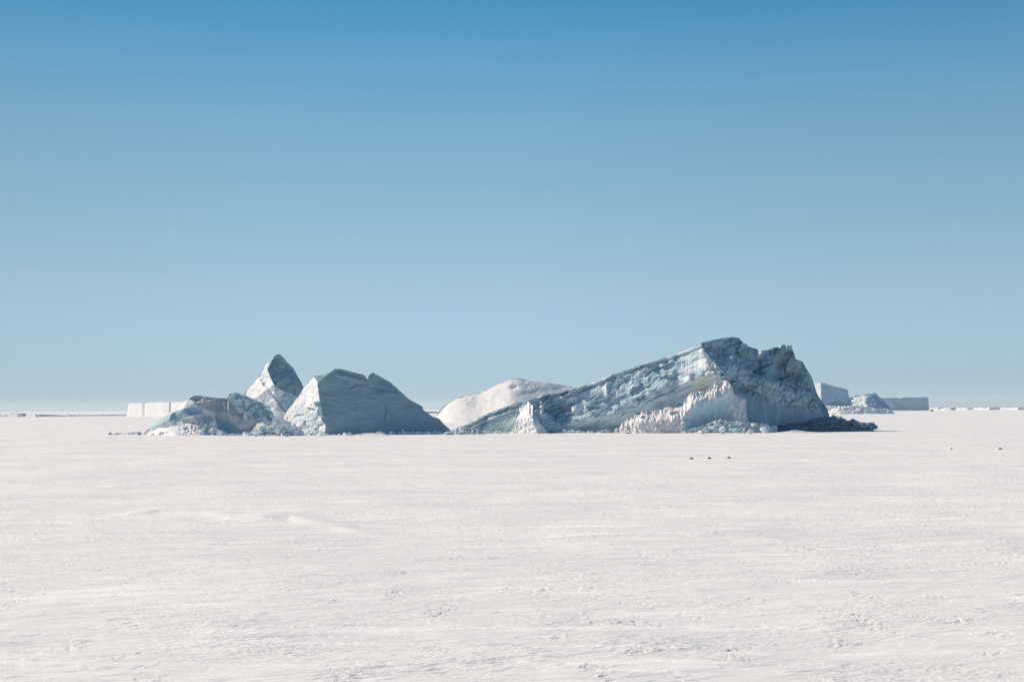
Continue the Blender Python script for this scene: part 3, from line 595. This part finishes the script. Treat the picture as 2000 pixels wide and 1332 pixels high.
# ------------------------------------------------------------------ far right group
def plain_detail(a, w, sd): return lambda X, Y: a * fbm(X / w, Y / w, o=4, seed=sd) + a * .5 * ridged(X / (w * .4), Y / (w * .8), o=3, seed=sd + 1)
H_TOP = [(1580, 800), (1588, 760), (1592, 749), (1602, 748), (1609, 748), (1630, 755), (1656, 761), (1657, 770), (1662, 785), (1666, 796), (1667, 800)]
H_CTRL = [(1580, 800, -30), (1592, 750, -16), (1603, 749, -4), (1605, 795, 10), (1656, 762, -6), (1664, 797, 0), (1630, 760, -4), (1630, 797, 14), (1635, 780, 0)]
Hb = berg('iceberg', 1580, 1667, H_TOP, H_CTRL, 6900, plain_detail(1.2, 14, 81), lambda X, Y: mixc(mixc(base(X, np.array([.34, .50, .61])), np.array([.22, .36, .47]), smooth(Y - (795 - (X - 1610) * .35), -4, 8) * .8), WICE * .8, 1 - smooth(X, 1602, 1606)), step=.6, nv=90, thick=50, jag=1.2, seed=31, botpx=812)  # blue of the shaded side is put into the colour
tag(Hb, 'tilted grey blue block iceberg just right of the big peak, in the distance', 'iceberg')
I_TOP = [(1652, 805), (1657, 783), (1661, 775), (1665, 777), (1672, 772), (1680, 774), (1690, 771), (1698, 768.5), (1702, 771), (1707, 768), (1713, 770), (1716, 775), (1724, 781), (1732, 789), (1740, 797), (1744, 805)]
I_CTRL = [(1652, 803, -10), (1700, 803, 24), (1740, 803, 0), (1700, 770, -14), (1666, 776, -16), (1688, 785, 6), (1715, 785, 0)]
Ib = berg('iceberg', 1652, 1744, I_TOP, I_CTRL, 6950, lambda X, Y: 2.4 * blocky(X / 16, Y / 11, seed=84) + 1.2 * fbm(X / 7, Y / 5, o=3, seed=85),
          lambda X, Y: mixc(mixc(base(X, WICE), np.array([.30, .46, .60]), smooth(fbm(X / 9, Y / 6, o=3, seed=86), .05, .3) * smooth(X, 1675, 1690) * .7), np.array([.28, .44, .58]), polymask(X, Y, [(1692, 782), (1700, 764), (1718, 764), (1748, 798), (1700, 800)], 2, 3) * .9), step=.6, nv=80, thick=40, jag=1.8, seed=37, botpx=812, jagw=4)  # right half painted blue to stand for its shade
tag(Ib, 'crumbled heap iceberg between the tilted block and the flat topped iceberg', 'iceberg')
J_TOP = [(1600, 809), (1606, 793), (1612, 792), (1640, 793.5), (1680, 792), (1700, 797), (1735, 798.5), (1738, 803), (1747, 805), (1748, 809)]
J_CTRL = [(1600, 808, -20), (1748, 808, -10), (1640, 793, 0), (1640, 808, 14), (1690, 793, 2), (1690, 808, 16), (1735, 799, -4), (1735, 808, 4)]
Jb = berg('ice_shelf', 1600, 1748, J_TOP, J_CTRL, 6500, lambda X, Y: 1.8 * ridged(X / 6, Y / 12, o=4, seed=91) + 2.0 * blocky(X / 11, Y / 7, seed=93), lambda X, Y: mixc(base(X, SNOW), CYAN * 1.1, smooth(fbm(X / 5, Y / 5, o=3, seed=92), -.05, .3) * smooth(Y, 795, 799) * .8), step=.5, nv=50, thick=70, jag=.7, seed=41, botpx=811, jagw=5)
tag(Jb, 'low white ledge of ribbed ice in front of the tilted distant block', 'ice ledge')
K_TOP = [(1715, 803), (1720, 778), (1725, 777.5), (1753, 777), (1757, 779), (1760, 777), (1790, 776.5), (1811, 776), (1813, 777), (1814, 790), (1814.5, 803)]
K_CTRL = [(1715, 801, 0), (1725, 779, 0), (1760, 779, -2), (1811, 778, -6), (1760, 800, 6), (1808, 800, 2), (1814.5, 800, -10), (1814, 778, -12)]
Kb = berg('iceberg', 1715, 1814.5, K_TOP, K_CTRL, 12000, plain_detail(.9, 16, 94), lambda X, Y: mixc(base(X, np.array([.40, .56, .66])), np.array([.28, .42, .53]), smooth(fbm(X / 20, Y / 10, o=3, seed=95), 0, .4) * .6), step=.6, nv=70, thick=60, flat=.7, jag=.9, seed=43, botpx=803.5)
tag(Kb, 'flat topped tabular iceberg in blue shade at the far right end of the distant group', 'iceberg')

# ------------------------------------------------------------------ far left tabular iceberg
L_TOP = [(246, 815), (249, 808), (251, 790), (253, 788.5), (282, 788), (283, 790), (285, 787.5), (312, 786.5), (330, 786), (334, 787), (350, 786), (380, 785), (400, 787), (402, 815)]
L_CTRL = [(246, 815, 0), (402, 815, 0), (300, 787, 0)]
L_X = [(246, -14), (252, -4), (277, 2), (283, -1.5), (287, 1), (318, 6), (330, 5), (334, 1), (338, 3), (402, 12)]
Lb = berg('iceberg', 246, 402, L_TOP, L_CTRL, 7600, lambda X, Y: 1.25 * (X - 246) + np.interp(X, *zip(*L_X)) + .5 * (Y - 800) + .9 * ridged(X / 7, Y / 40, o=3, seed=96), lambda X, Y: mixc(base(X, SNOW * .97), CYAN, smooth(fbm(X / 4, Y / 30, o=3, seed=97), .25, .5) * .4), step=.6, nv=60, thick=60, flat=.7, jag=1.0, seed=47, botpx=816)
tag(Lb, 'bright white flat topped tabular iceberg on the left horizon', 'iceberg')

# ------------------------------------------------------------------ the far ice edge, one piece after another
def far(name, label, cat, pts, Y0, c, sd, tilt=0.0, amp=.5, bot=None, group=None, jag=.4, thick=60, flat=.6, c2=None, step=.6, lean=0):
    x0, x1 = pts[0][0], pts[-1][0]; b = (float(hor((x0 + x1) / 2)) + H * F / Y0 + 1.5) if bot is None else bot
    P = [(x0, b - .5)] + [(x0 + .8, pts[0][1])] + pts[1:-1] + [(x1 - .8, pts[-1][1]), (x1, b - .5)]
    o = berg(name, x0, x1, P, [(x, yy, dd_) for x in np.linspace(x0, x1, int(3 + (x1 - x0) / 18)) for yy, dd_ in ((b, 0), (min(p[1] for p in pts), -lean))], Y0, lambda X, Y: tilt * (X - x0) + amp * ridged(X / 5, Y / 9, o=3, seed=sd),
             lambda X, Y: mixc(base(X, c), c if c2 is None else c2, smooth(fbm(X / 9, Y / 4, o=3, seed=sd + 1), 0, .3)), step=step, nv=24, thick=thick, flat=flat, jag=jag, seed=sd, botpx=b, nb=12, jagw=6)
    tag(o, label, cat, group); return o
far('iceberg', 'tiny broken iceberg at the left edge of the photo, on the horizon', 'iceberg', [(-6, 810), (4, 809), (14, 809.5), (17, 811)], 8200, WICE, 301, .9, 1.5, jag=1.2, c2=BLUE)
far('iceberg', 'small jagged white iceberg left of the cyan block on the left horizon', 'iceberg', [(16, 811), (20, 807), (24, 805), (29, 807), (34, 809)], 8100, SNOW, 303, 1.2, 1.5, jag=1.0)
far('iceberg', 'small cyan block iceberg with a dark left side on the left horizon', 'iceberg', [(33, 808), (37, 807.5), (50, 807.5), (52, 808)], 8150, CYAN * .75, 305, -.25, .3, c2=CYAN)
far('iceberg', 'small white hump iceberg right of the cyan block on the left horizon', 'iceberg', [(50, 808), (56, 808), (63, 807), (70, 810)], 8050, SNOW, 307, 1.2, 1.2, jag=1.0)
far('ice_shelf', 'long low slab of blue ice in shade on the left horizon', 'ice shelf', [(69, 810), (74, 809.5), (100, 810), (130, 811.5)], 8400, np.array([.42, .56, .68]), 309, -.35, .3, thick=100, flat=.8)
far('iceberg', 'small pale pink ice block at the right end of the long blue slab', 'iceberg', [(129, 810), (132, 809), (137, 809.5)], 8350, SNOW, 311, .4, .5)
far('ice_shelf', 'low pale broken ice edge running up to the tabular iceberg on the left', 'ice shelf', [(136, 810), (160, 810), (185, 809.5), (210, 809.5), (240, 809), (262, 809)], 8600, WICE, 313, .5, 1.6, jag=.5, c2=np.array([.48, .60, .70]), thick=80, flat=.8)
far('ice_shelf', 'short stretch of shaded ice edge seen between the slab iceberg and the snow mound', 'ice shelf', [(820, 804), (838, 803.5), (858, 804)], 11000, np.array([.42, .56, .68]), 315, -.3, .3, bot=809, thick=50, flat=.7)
XR = [(1812, 1833, 797.5, SNOW), (1832, 1846, 795.5, CYAN), (1845, 1858, 796.5, SNOW), (1857, 1868, 796, BLUE), (1867, 1889, 796.5, SNOW), (1888, 1906, 796, WICE), (1905, 1924, 796, SNOW), (1923, 1928, 795, BLUE), (1927, 1933, 796, SNOW), (1932, 1954, 795, CYAN), (1953, 1978, 796, SNOW), (1977, 1990, 796.5, SNOW), (1988, 2016, 795, CYAN)]
XL = ['low white ice edge directly right of the flat topped iceberg', 'small cyan ice block, first one right of the flat topped iceberg', 'white ice block after the first cyan block on the right horizon', 'small dark blue ice block on the right horizon',
      'long white ice edge right of the small dark blue block', 'pale weathered ice block midway along the right horizon', 'white ice edge left of the narrow blue block on the right horizon', 'narrowest blue ice block on the right horizon',
      'small white ice piece between the narrow blue block and the wide cyan block', 'wide cyan ice block on the right horizon', 'white ice edge right of the wide cyan block', 'low white ice piece second from the right edge of the photo', 'blue cyan ice block at the right edge of the photo, on the horizon']
for (x0, x1, y, c), lb in zip(XR, XL):
    far('ice_cliff', lb, 'ice cliff', [(x0, y + .5), (x0 + (x1 - x0) * .3, y), (x0 + (x1 - x0) * .7, y + .3), (x1, y + .6)], 12700 + (x0 * 37) % 700, c * .95, 400 + x0, 1.1 if c is SNOW else .3, 1.2, group='broken ice edge on the right horizon', jag=.8, c2=WICE)
for lb, x0, x1, y, Y0, sd in (('very distant pale continental ice slope along the right horizon', 1500, 2300, 780, 26000, 601), ('very distant pale ice slope low along the left horizon', -400, 860, 806, 26000, 603)):
    pts = [(x0, float(hor(x0)))] + [(x0 + (x1 - x0) * k / 8, y + (4 if k in (1,) else 0) + (.5 * math.sin(k * 2.1))) for k in range(1, 8)] + [(x1, y + 1)]
    o = far('ice_cap', lb, None, pts, Y0, np.array([.62, .69, .75]), sd, .0, .1, jag=.2, thick=200, step=4, lean=45); tag(o, kind='structure')  # dimmer bluish snow, with distance haze put into its colour

# ------------------------------------------------------------------ rubble banks
def bank(name, label, px0, px1, top, Y0, c1, c2, sd, parent=None, amp=4, fwd=24, bot=None, jag=2.2):
    b = max(t[1] for t in top) + 3
    mid = [(x, np.interp(x, *zip(*top)), 0) for x in np.linspace(px0, px1, 9)]
    o = berg(name, px0, px1, top, mid + [(x, b, fwd * min(1, (x - px0 + 1) / 20, (px1 - x + 1) / 20)) for x in np.linspace(px0, px1, 9)], Y0,
             lambda X, Y: amp * 1.3 * blocky(X / 11, Y / 7, seed=sd) + amp * .5 * ridged(X / 5, Y / 4, o=3, seed=sd + 1),
             lambda X, Y: mixc(base(X, c1), c2, smooth(fbm(X / 5, Y / 3, o=4, seed=sd + 2), -.1, .25)), step=.5, nv=60, thick=30, jag=jag, seed=sd, nb=16, jagw=3.5, parent=parent, botpx=b)
    tag(o, label); return o
bank('rubble_bank', 'dark shaded bank of broken ice running out to the right', 1480, 1708, [(1480, 845), (1500, 834), (1530, 830), (1570, 824), (1600, 816), (1622, 814), (1634, 818), (1644, 822), (1659, 824), (1678, 829.5), (1693, 832.5), (1704, 837.5), (1708, 841)], 1850, NAVY * 1.4, SLATE * .55, 701, E)  # navy and slate paint in the big iceberg's shade
bank('snow_drift', 'white drift of snow lapping against the foot of the dark rubble', 1492, 1640, [(1492, 847), (1510, 845), (1535, 842.5), (1553, 839.5), (1562, 840.5), (1575, 842.5), (1610, 844.5), (1640, 847)], 1760, SNOW, SNOW, 731, E, amp=.3, fwd=14, jag=.2)
bank('snow_drift', 'white drift of snow against the foot of the slab', 684, 764, [(684, 851), (700, 847.5), (715, 845.5), (735, 845.5), (752, 847), (764, 851)], 1765, SNOW, SNOW, 733, Cb, amp=.3, fwd=14, jag=.2)
bank('rubble_bank', 'bright bank of broken ice under the peak', 1325, 1520, [(1325, 846), (1345, 838), (1370, 834), (1388, 826), (1402, 820), (1425, 824), (1450, 824), (1475, 828), (1500, 834), (1520, 845)], 1796, WICE, CYAN * 1.05, 711, E, amp=5, fwd=16)
bank('rubble_bank', 'fringe of crumbled white ice at the low tip of the ramp', 868, 950, [(868, 848), (880, 842), (892, 836), (905, 832), (915, 834), (925, 838), (938, 840), (950, 848)], 1815, SNOW, CYAN, 721, E, amp=4, fwd=14)

# ------------------------------------------------------------------ rubble belts
WHITES = [SNOW, SNOW, WICE, WICE, CYAN * 1.15]; DARKS = [SLATE * .7, DEEP, NAVY * 1.6, BLUE * .5]  # the dark set has the big iceberg's shade in its colours
rubble('ice_rubble', 'belt of small broken ice along the foot of the long ramp', [(884, 848, 2, 2), (920, 847, 4, 3), (1000, 846, 3, 3), (1075, 846, 3, 2), (1130, 845.5, 4, 3), (1215, 845, 5, 4), (1300, 845, 3, 3)], 520, 2.0, WHITES, 1)
rubble('ice_rubble', 'heaps of broken ice blocks in front of the peak of the big iceberg', [(1330, 845, 6, 4), (1385, 845, 12, 6), (1420, 845, 18, 9), (1460, 845, 20, 9), (1490, 844.5, 16, 6), (1515, 844, 8, 4)], 1100, 3.0, WHITES + [CYAN], 2)
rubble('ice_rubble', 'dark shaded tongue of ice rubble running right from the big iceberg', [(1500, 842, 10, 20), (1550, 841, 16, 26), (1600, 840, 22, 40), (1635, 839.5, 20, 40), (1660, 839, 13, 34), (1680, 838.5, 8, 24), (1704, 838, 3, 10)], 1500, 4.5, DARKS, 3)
rubble('ice_rubble', 'line of small white ice pieces along the foot of the slab iceberg', [(540, 850, 2, 2), (633, 850.5, 2, 2), (700, 850, 1, 2), (750, 849, 4, 4), (800, 848.5, 6, 4), (850, 848, 4, 3), (892, 848, 4, 3)], 380, 2.0, WHITES, 4)
rubble('ice_rubble', 'scattered ice crumbs at the left tip of the low dirty iceberg', [(214, 849, 2, 6), (240, 848, 3, 8), (285, 848, 4, 8), (300, 850, 2, 5)], 110, 1.6, [SNOW, SNOW, SNOW, WICE, BLUE], 5)
rubble('ice_rubble', 'broken ice below the arched slab of the low dirty iceberg', [(310, 850, 4, 6), (350, 850, 10, 9), (390, 850, 22, 12), (420, 850, 14, 8), (440, 850.5, 3, 4), (530, 851, 3, 3)], 700, 2.6, WHITES + [BLUE, SLATE], 6)
rubble('ice_rubble', 'tumbled cyan blocks heaped between the spire and the slab iceberg', [(505, 851, 18, 6), (540, 851, 34, 8), (560, 851, 30, 8), (590, 851, 10, 5)], 520, 2.8, [CYAN * 1.15, WICE, SNOW, WICE], 7, depth=-14)

# ------------------------------------------------------------------ single ice blocks
def block(px, py, w, h, c, label, depth=0, seed=0, z=None, D=None, group='loose ice blocks at the foot of the icebergs'):
    rng = np.random.default_rng(seed); Dg = H * F / (py - float(hor(px))) if D is None else D; s = Dg / F
    nu, nv = 26, 16; th = np.linspace(0, 2 * math.pi, nu, endpoint=False)[None, :]; ph = np.linspace(-math.pi / 2, math.pi / 2, nv)[:, None]
    N = rng.normal(0, 1, (16, 3)) * np.array([1, 1, .8]); N /= np.linalg.norm(N, axis=1)[:, None]; O = rng.uniform(.5, .8, 16)
    dx, dy, dz = np.cos(ph) * np.cos(th), np.cos(ph) * np.sin(th), np.sin(ph) + 0 * th
    r = np.ones_like(dx) * 1.0
    for nn, oo in zip(N, O):
        q = dx * nn[0] + dy * nn[1] + dz * nn[2]; r = np.where(q > .05, np.minimum(r, oo / np.maximum(q, .05)), r)
    r = r * (1 + .04 * fbm(dx * 3 + seed, dy * 3, dz * 3, o=3, seed=seed))
    w, h = w * .95, h * .95
    V = np.stack([dx * r * w * s / 2, dy * r * w * s * .4, dz * r * h * s / 2], -1).reshape(-1, 3)
    f = []
    for i in range(nv - 1):
        for j in range(nu): f.append((i * nu + j, i * nu + (j + 1) % nu, (i + 1) * nu + (j + 1) % nu, (i + 1) * nu + j))
    V = V[:, :] ; o = mesh('ice_block', V, np.array(f), M_ICE, None, False, np.repeat(np.asarray(c)[None], len(V), 0))
    p = at(px, py, Dg).reshape(3); o.location = (float(p[0]), float(p[1]), (h * s * .40 if z is None else z))
    tag(o, label, 'ice block', group); return o
BL = [(787, 848, 11, 13, CYAN * 1.15, 'pale cyan block, tallest of the loose pieces before the slab iceberg'), (797, 848.5, 9, 9, WICE, 'grey white block touching the right side of the tall cyan block'),
      (763, 849, 9, 9, SNOW, 'small white block left of the tall cyan block'), (819, 848.5, 19, 7, WICE, 'broad flat white block before the right half of the slab iceberg'), (838, 848.5, 8, 6, SNOW, 'small white lump right of the broad flat block'),
      (877, 849.5, 27, 8, CYAN * .95, 'long flat blue slab lying at the right tip of the slab iceberg'), (900, 849, 18, 6, BLUE, 'low blue slab just right of the long flat one'),
      (1077, 846, 18, 7, DEEP, 'dark rounded boulder of ice right of the bright white cone'), (1204, 846, 9, 13, CYAN * .9, 'cone shaped cyan block at the left tip of the pink snow apron'),
      (1412, 847, 21, 20, WICE, 'large pale block in the rubble below the hollow snow face'), (1438, 846, 15, 15, CYAN * 1.05, 'grey cyan block right of the large pale block'), (1465, 847, 16, 13, SNOW, 'white block in the middle of the heaped rubble below the peak'),
      (1494, 847, 24, 16, WICE, 'big white block at the right end of the bright rubble heaps'), (1370, 847, 18, 9, SNOW, 'low white block at the left end of the rubble heaps below the peak'), (1225, 847, 22, 7, WICE, 'flat white slab at the foot of the fluted pink snow'),
      (272, 850, 13, 9, SLATE, 'dark blue block left of the low dirty iceberg'), (485, 851.5, 10, 6, WICE, 'small white block before the right end of the low dirty iceberg'), (500, 851.8, 12, 5, BLUE, 'flat blue block before the right end of the low dirty iceberg'),
      (560, 852, 14, 5, SLATE * 1.2, 'flat dark block before the white left end of the slab iceberg'), (1812 + 8, 803.5, 9, 5, NAVY * 1.5, 'dark wedge of ice at the right foot of the flat topped iceberg'), (1739, 805.5, 7, 5, NAVY * 1.5, 'dark ice chunk at the right end of the low ribbed ledge')]
for k, (px, py, w, h, c, lb) in enumerate(BL): block(px, py, w, h, c, lb, seed=900 + k)
block(1306, 799, 26, 8, SNOW, 'white block lying on top of the pink snow apron', seed=950, D=1822, z=float(at(1306, 799, 1822).reshape(3)[2]))
block(1247, 808, 17, 6, DEEP, 'thin dark plate resting on the left part of the snow apron', seed=951, D=1826, z=float(at(1247, 808, 1826).reshape(3)[2]))

# ------------------------------------------------------------------ seals
def seal(px, py, yaw, L, label, curve=0.0):
    n, m = 34, 18; t = np.linspace(0, 1, n)
    L = L * 1.3; prof = np.interp(t, [0, .03, .08, .14, .22, .35, .5, .65, .8, .9, .96, 1], [.02, .055, .085, .095, .12, .175, .195, .17, .105, .06, .035, .01]) * L * 1.15
    cx = (t - .5) * L; cy = curve * np.sin(t * math.pi) * L * .15; zc = prof * .78 + np.interp(t, [0, .1, .25], [.05, .03, 0]) * L
    a = np.linspace(0, 2 * math.pi, m, endpoint=False)
    V = []
    for i in range(n):
        for q in a: V.append((cx[i], cy[i] + math.cos(q) * prof[i], max(.0, zc[i] + math.sin(q) * prof[i] * .82)))
    Fc = [(i * m + j, i * m + (j + 1) % m, (i + 1) * m + (j + 1) % m, (i + 1) * m + j) for i in range(n - 1) for j in range(m)]
    Fc.append(tuple(range(m))[::-1]); Fc.append(tuple((n - 1) * m + j for j in range(m)))
    def paddle(p, d, w, l):          # tapered flipper
        b = len(V); d = np.array(d, float); d /= np.linalg.norm(d); sd = np.array([-d[1], d[0], 0]); K = 6
        for k in range(K):
            u = k / (K - 1); wd = w * (math.sin(math.pi * (.25 + .7 * u)) ** .8); c = np.array(p) + d * l * u
            for (a1, a2) in ((-1, 0), (0, .035), (1, 0), (0, -.02)): V.append(tuple(c + sd * a1 * wd / 2 + np.array([0, 0, a2])))
        for k in range(K - 1):
            for j in range(4): Fc.append((b + 4 * k + j, b + 4 * k + (j + 1) % 4, b + 4 * k + 4 + (j + 1) % 4, b + 4 * k + 4 + j))
        Fc.append((b + 3, b + 2, b + 1, b)); Fc.append(tuple(b + 4 * (K - 1) + j for j in range(4)))
    paddle((L * .47, -.03, .06), (1, -.5, .1), .16, .3); paddle((L * .47, .03, .06), (1, .5, .1), .16, .3)
    paddle((-L * .22, -.12 * L, .08), (.7, -.9, -.1), .15, .34); paddle((-L * .22, .12 * L, .08), (.7, .9, -.1), .15, .34)
    o = mesh('seal', np.array(V), Fc, M_SEAL, None, True)
    x, y = ground_at(px, py); o.location = (x, y, .0); o.rotation_euler = (0, 0, yaw)
    z = float(ground_h(np.array([[x]]), np.array([[y]]))[0, 0]); o.location.z = z
    tag(o, label, 'seal', 'seals lying on the sea ice'); return o
seal(1351, 897.5, .15, 2.25, 'black seal lying on the snow, leftmost of the three in a row', .4)
seal(1386, 896.5, -.55, 2.3, 'black seal lying on the snow, middle one of the three in a row', -.5)
seal(1424, 895.5, 3.3, 2.3, 'black seal lying on the snow, rightmost of the three in a row', .6)
seal(1859, 878, 1.35, 2.1, 'small black seal seen end on, alone toward the right edge', .2)
seal(1954, 877.5, .1, 2.3, 'black seal lying side on, nearest to the right edge of the photo', .5)

# ------------------------------------------------------------------ penguin
def lathe(prof, m=14, fx=1, fy=1, off=(0, 0)):
    V = []; 
    for r, z, dy in prof:
        for j in range(m): a = 2 * math.pi * j / m; V.append((off[0] + math.cos(a) * r * fx, off[1] + dy + math.sin(a) * r * fy, z))
    n = len(prof); Fc = [(i * m + j, i * m + (j + 1) % m, (i + 1) * m + (j + 1) % m, (i + 1) * m + j) for i in range(n - 1) for j in range(m)]
    Fc.append(tuple(range(m))[::-1]); Fc.append(tuple((n - 1) * m + j for j in range(m))); return V, Fc
def penguin(px, py, label):
    V, Fc = lathe([(.06, 0, 0), (.16, .05, 0), (.21, .2, -.01), (.225, .4, -.02), (.21, .62, -.01), (.16, .8, 0), (.095, .9, 0), (.085, .97, -.01), (.095, 1.03, -.02), (.08, 1.1, -.01), (.03, 1.14, 0)], 16, 1, .85)
    def cone(p, q, r):
        b = len(V); p = np.array(p); q = np.array(q)
        for k, (c, rr) in enumerate(((p, r), ((p + q) / 2, r * .8), (q, .008))):
            for j in range(6): a = j * math.pi / 3; V.append(tuple(c + np.array([math.cos(a) * rr * .45, math.sin(a) * rr, 0])))
        for k in range(2):
            for j in range(6): Fc.append((b + 6 * k + j, b + 6 * k + (j + 1) % 6, b + 6 * k + 6 + (j + 1) % 6, b + 6 * k + 6 + j))
    cone((-.2, 0, .74), (-.27, .03, .36), .07); cone((.2, 0, .74), (.27, .03, .36), .07)
    cone((0, -.07, 1.04), (0, -.21, 1.05), .025); cone((-.07, -.05, .03), (-.08, -.22, .01), .05); cone((.07, -.05, .03), (.08, -.22, .01), .05); cone((0, .12, .1), (0, .24, .0), .06)
    o = mesh('penguin', np.array(V), Fc, M_PEN_DARK, None, True); o.data.materials.append(M_PEN_WHITE)
    for p in o.data.polygons:
        c = p.center
        if c.y < -.06 and .1 < c.z < .86 and abs(c.x) < .17: p.material_index = 1
    x, y = ground_at(px, py); o.location = (x, y, float(ground_h(np.array([[x]]), np.array([[y]]))[0, 0])); o.rotation_euler = (0, 0, 2.4)
    tag(o, label, 'penguin'); return o
penguin(740, 859.5, 'tiny dark penguin standing on the snow before the slab iceberg')

# ------------------------------------------------------------------ thin frosty air
def haze(x0, x1, y0, y1, z0, z1, dens):
    V = [(x, y, z) for x in (x0, x1) for y in (y0, y1) for z in (z0, z1)]
    m = bpy.data.materials.new('thin_haze'); m.use_nodes = True; n = m.node_tree.nodes; n.clear()
    out = n.new('ShaderNodeOutputMaterial'); v = n.new('ShaderNodeVolumePrincipled')
    v.inputs['Color'].default_value = (.92, .96, 1.0, 1); v.inputs['Density'].default_value = dens; v.inputs['Anisotropy'].default_value = 0.0
    m.node_tree.links.new(v.outputs[0], out.inputs['Volume'])
    o = mesh('haze', np.array(V, float), [tuple(map(int, f)) for f in CF], m, None, False); tag(o, kind='stuff')
haze(-330000, 330000, -500, 104000, -8, 420, 8e-6)
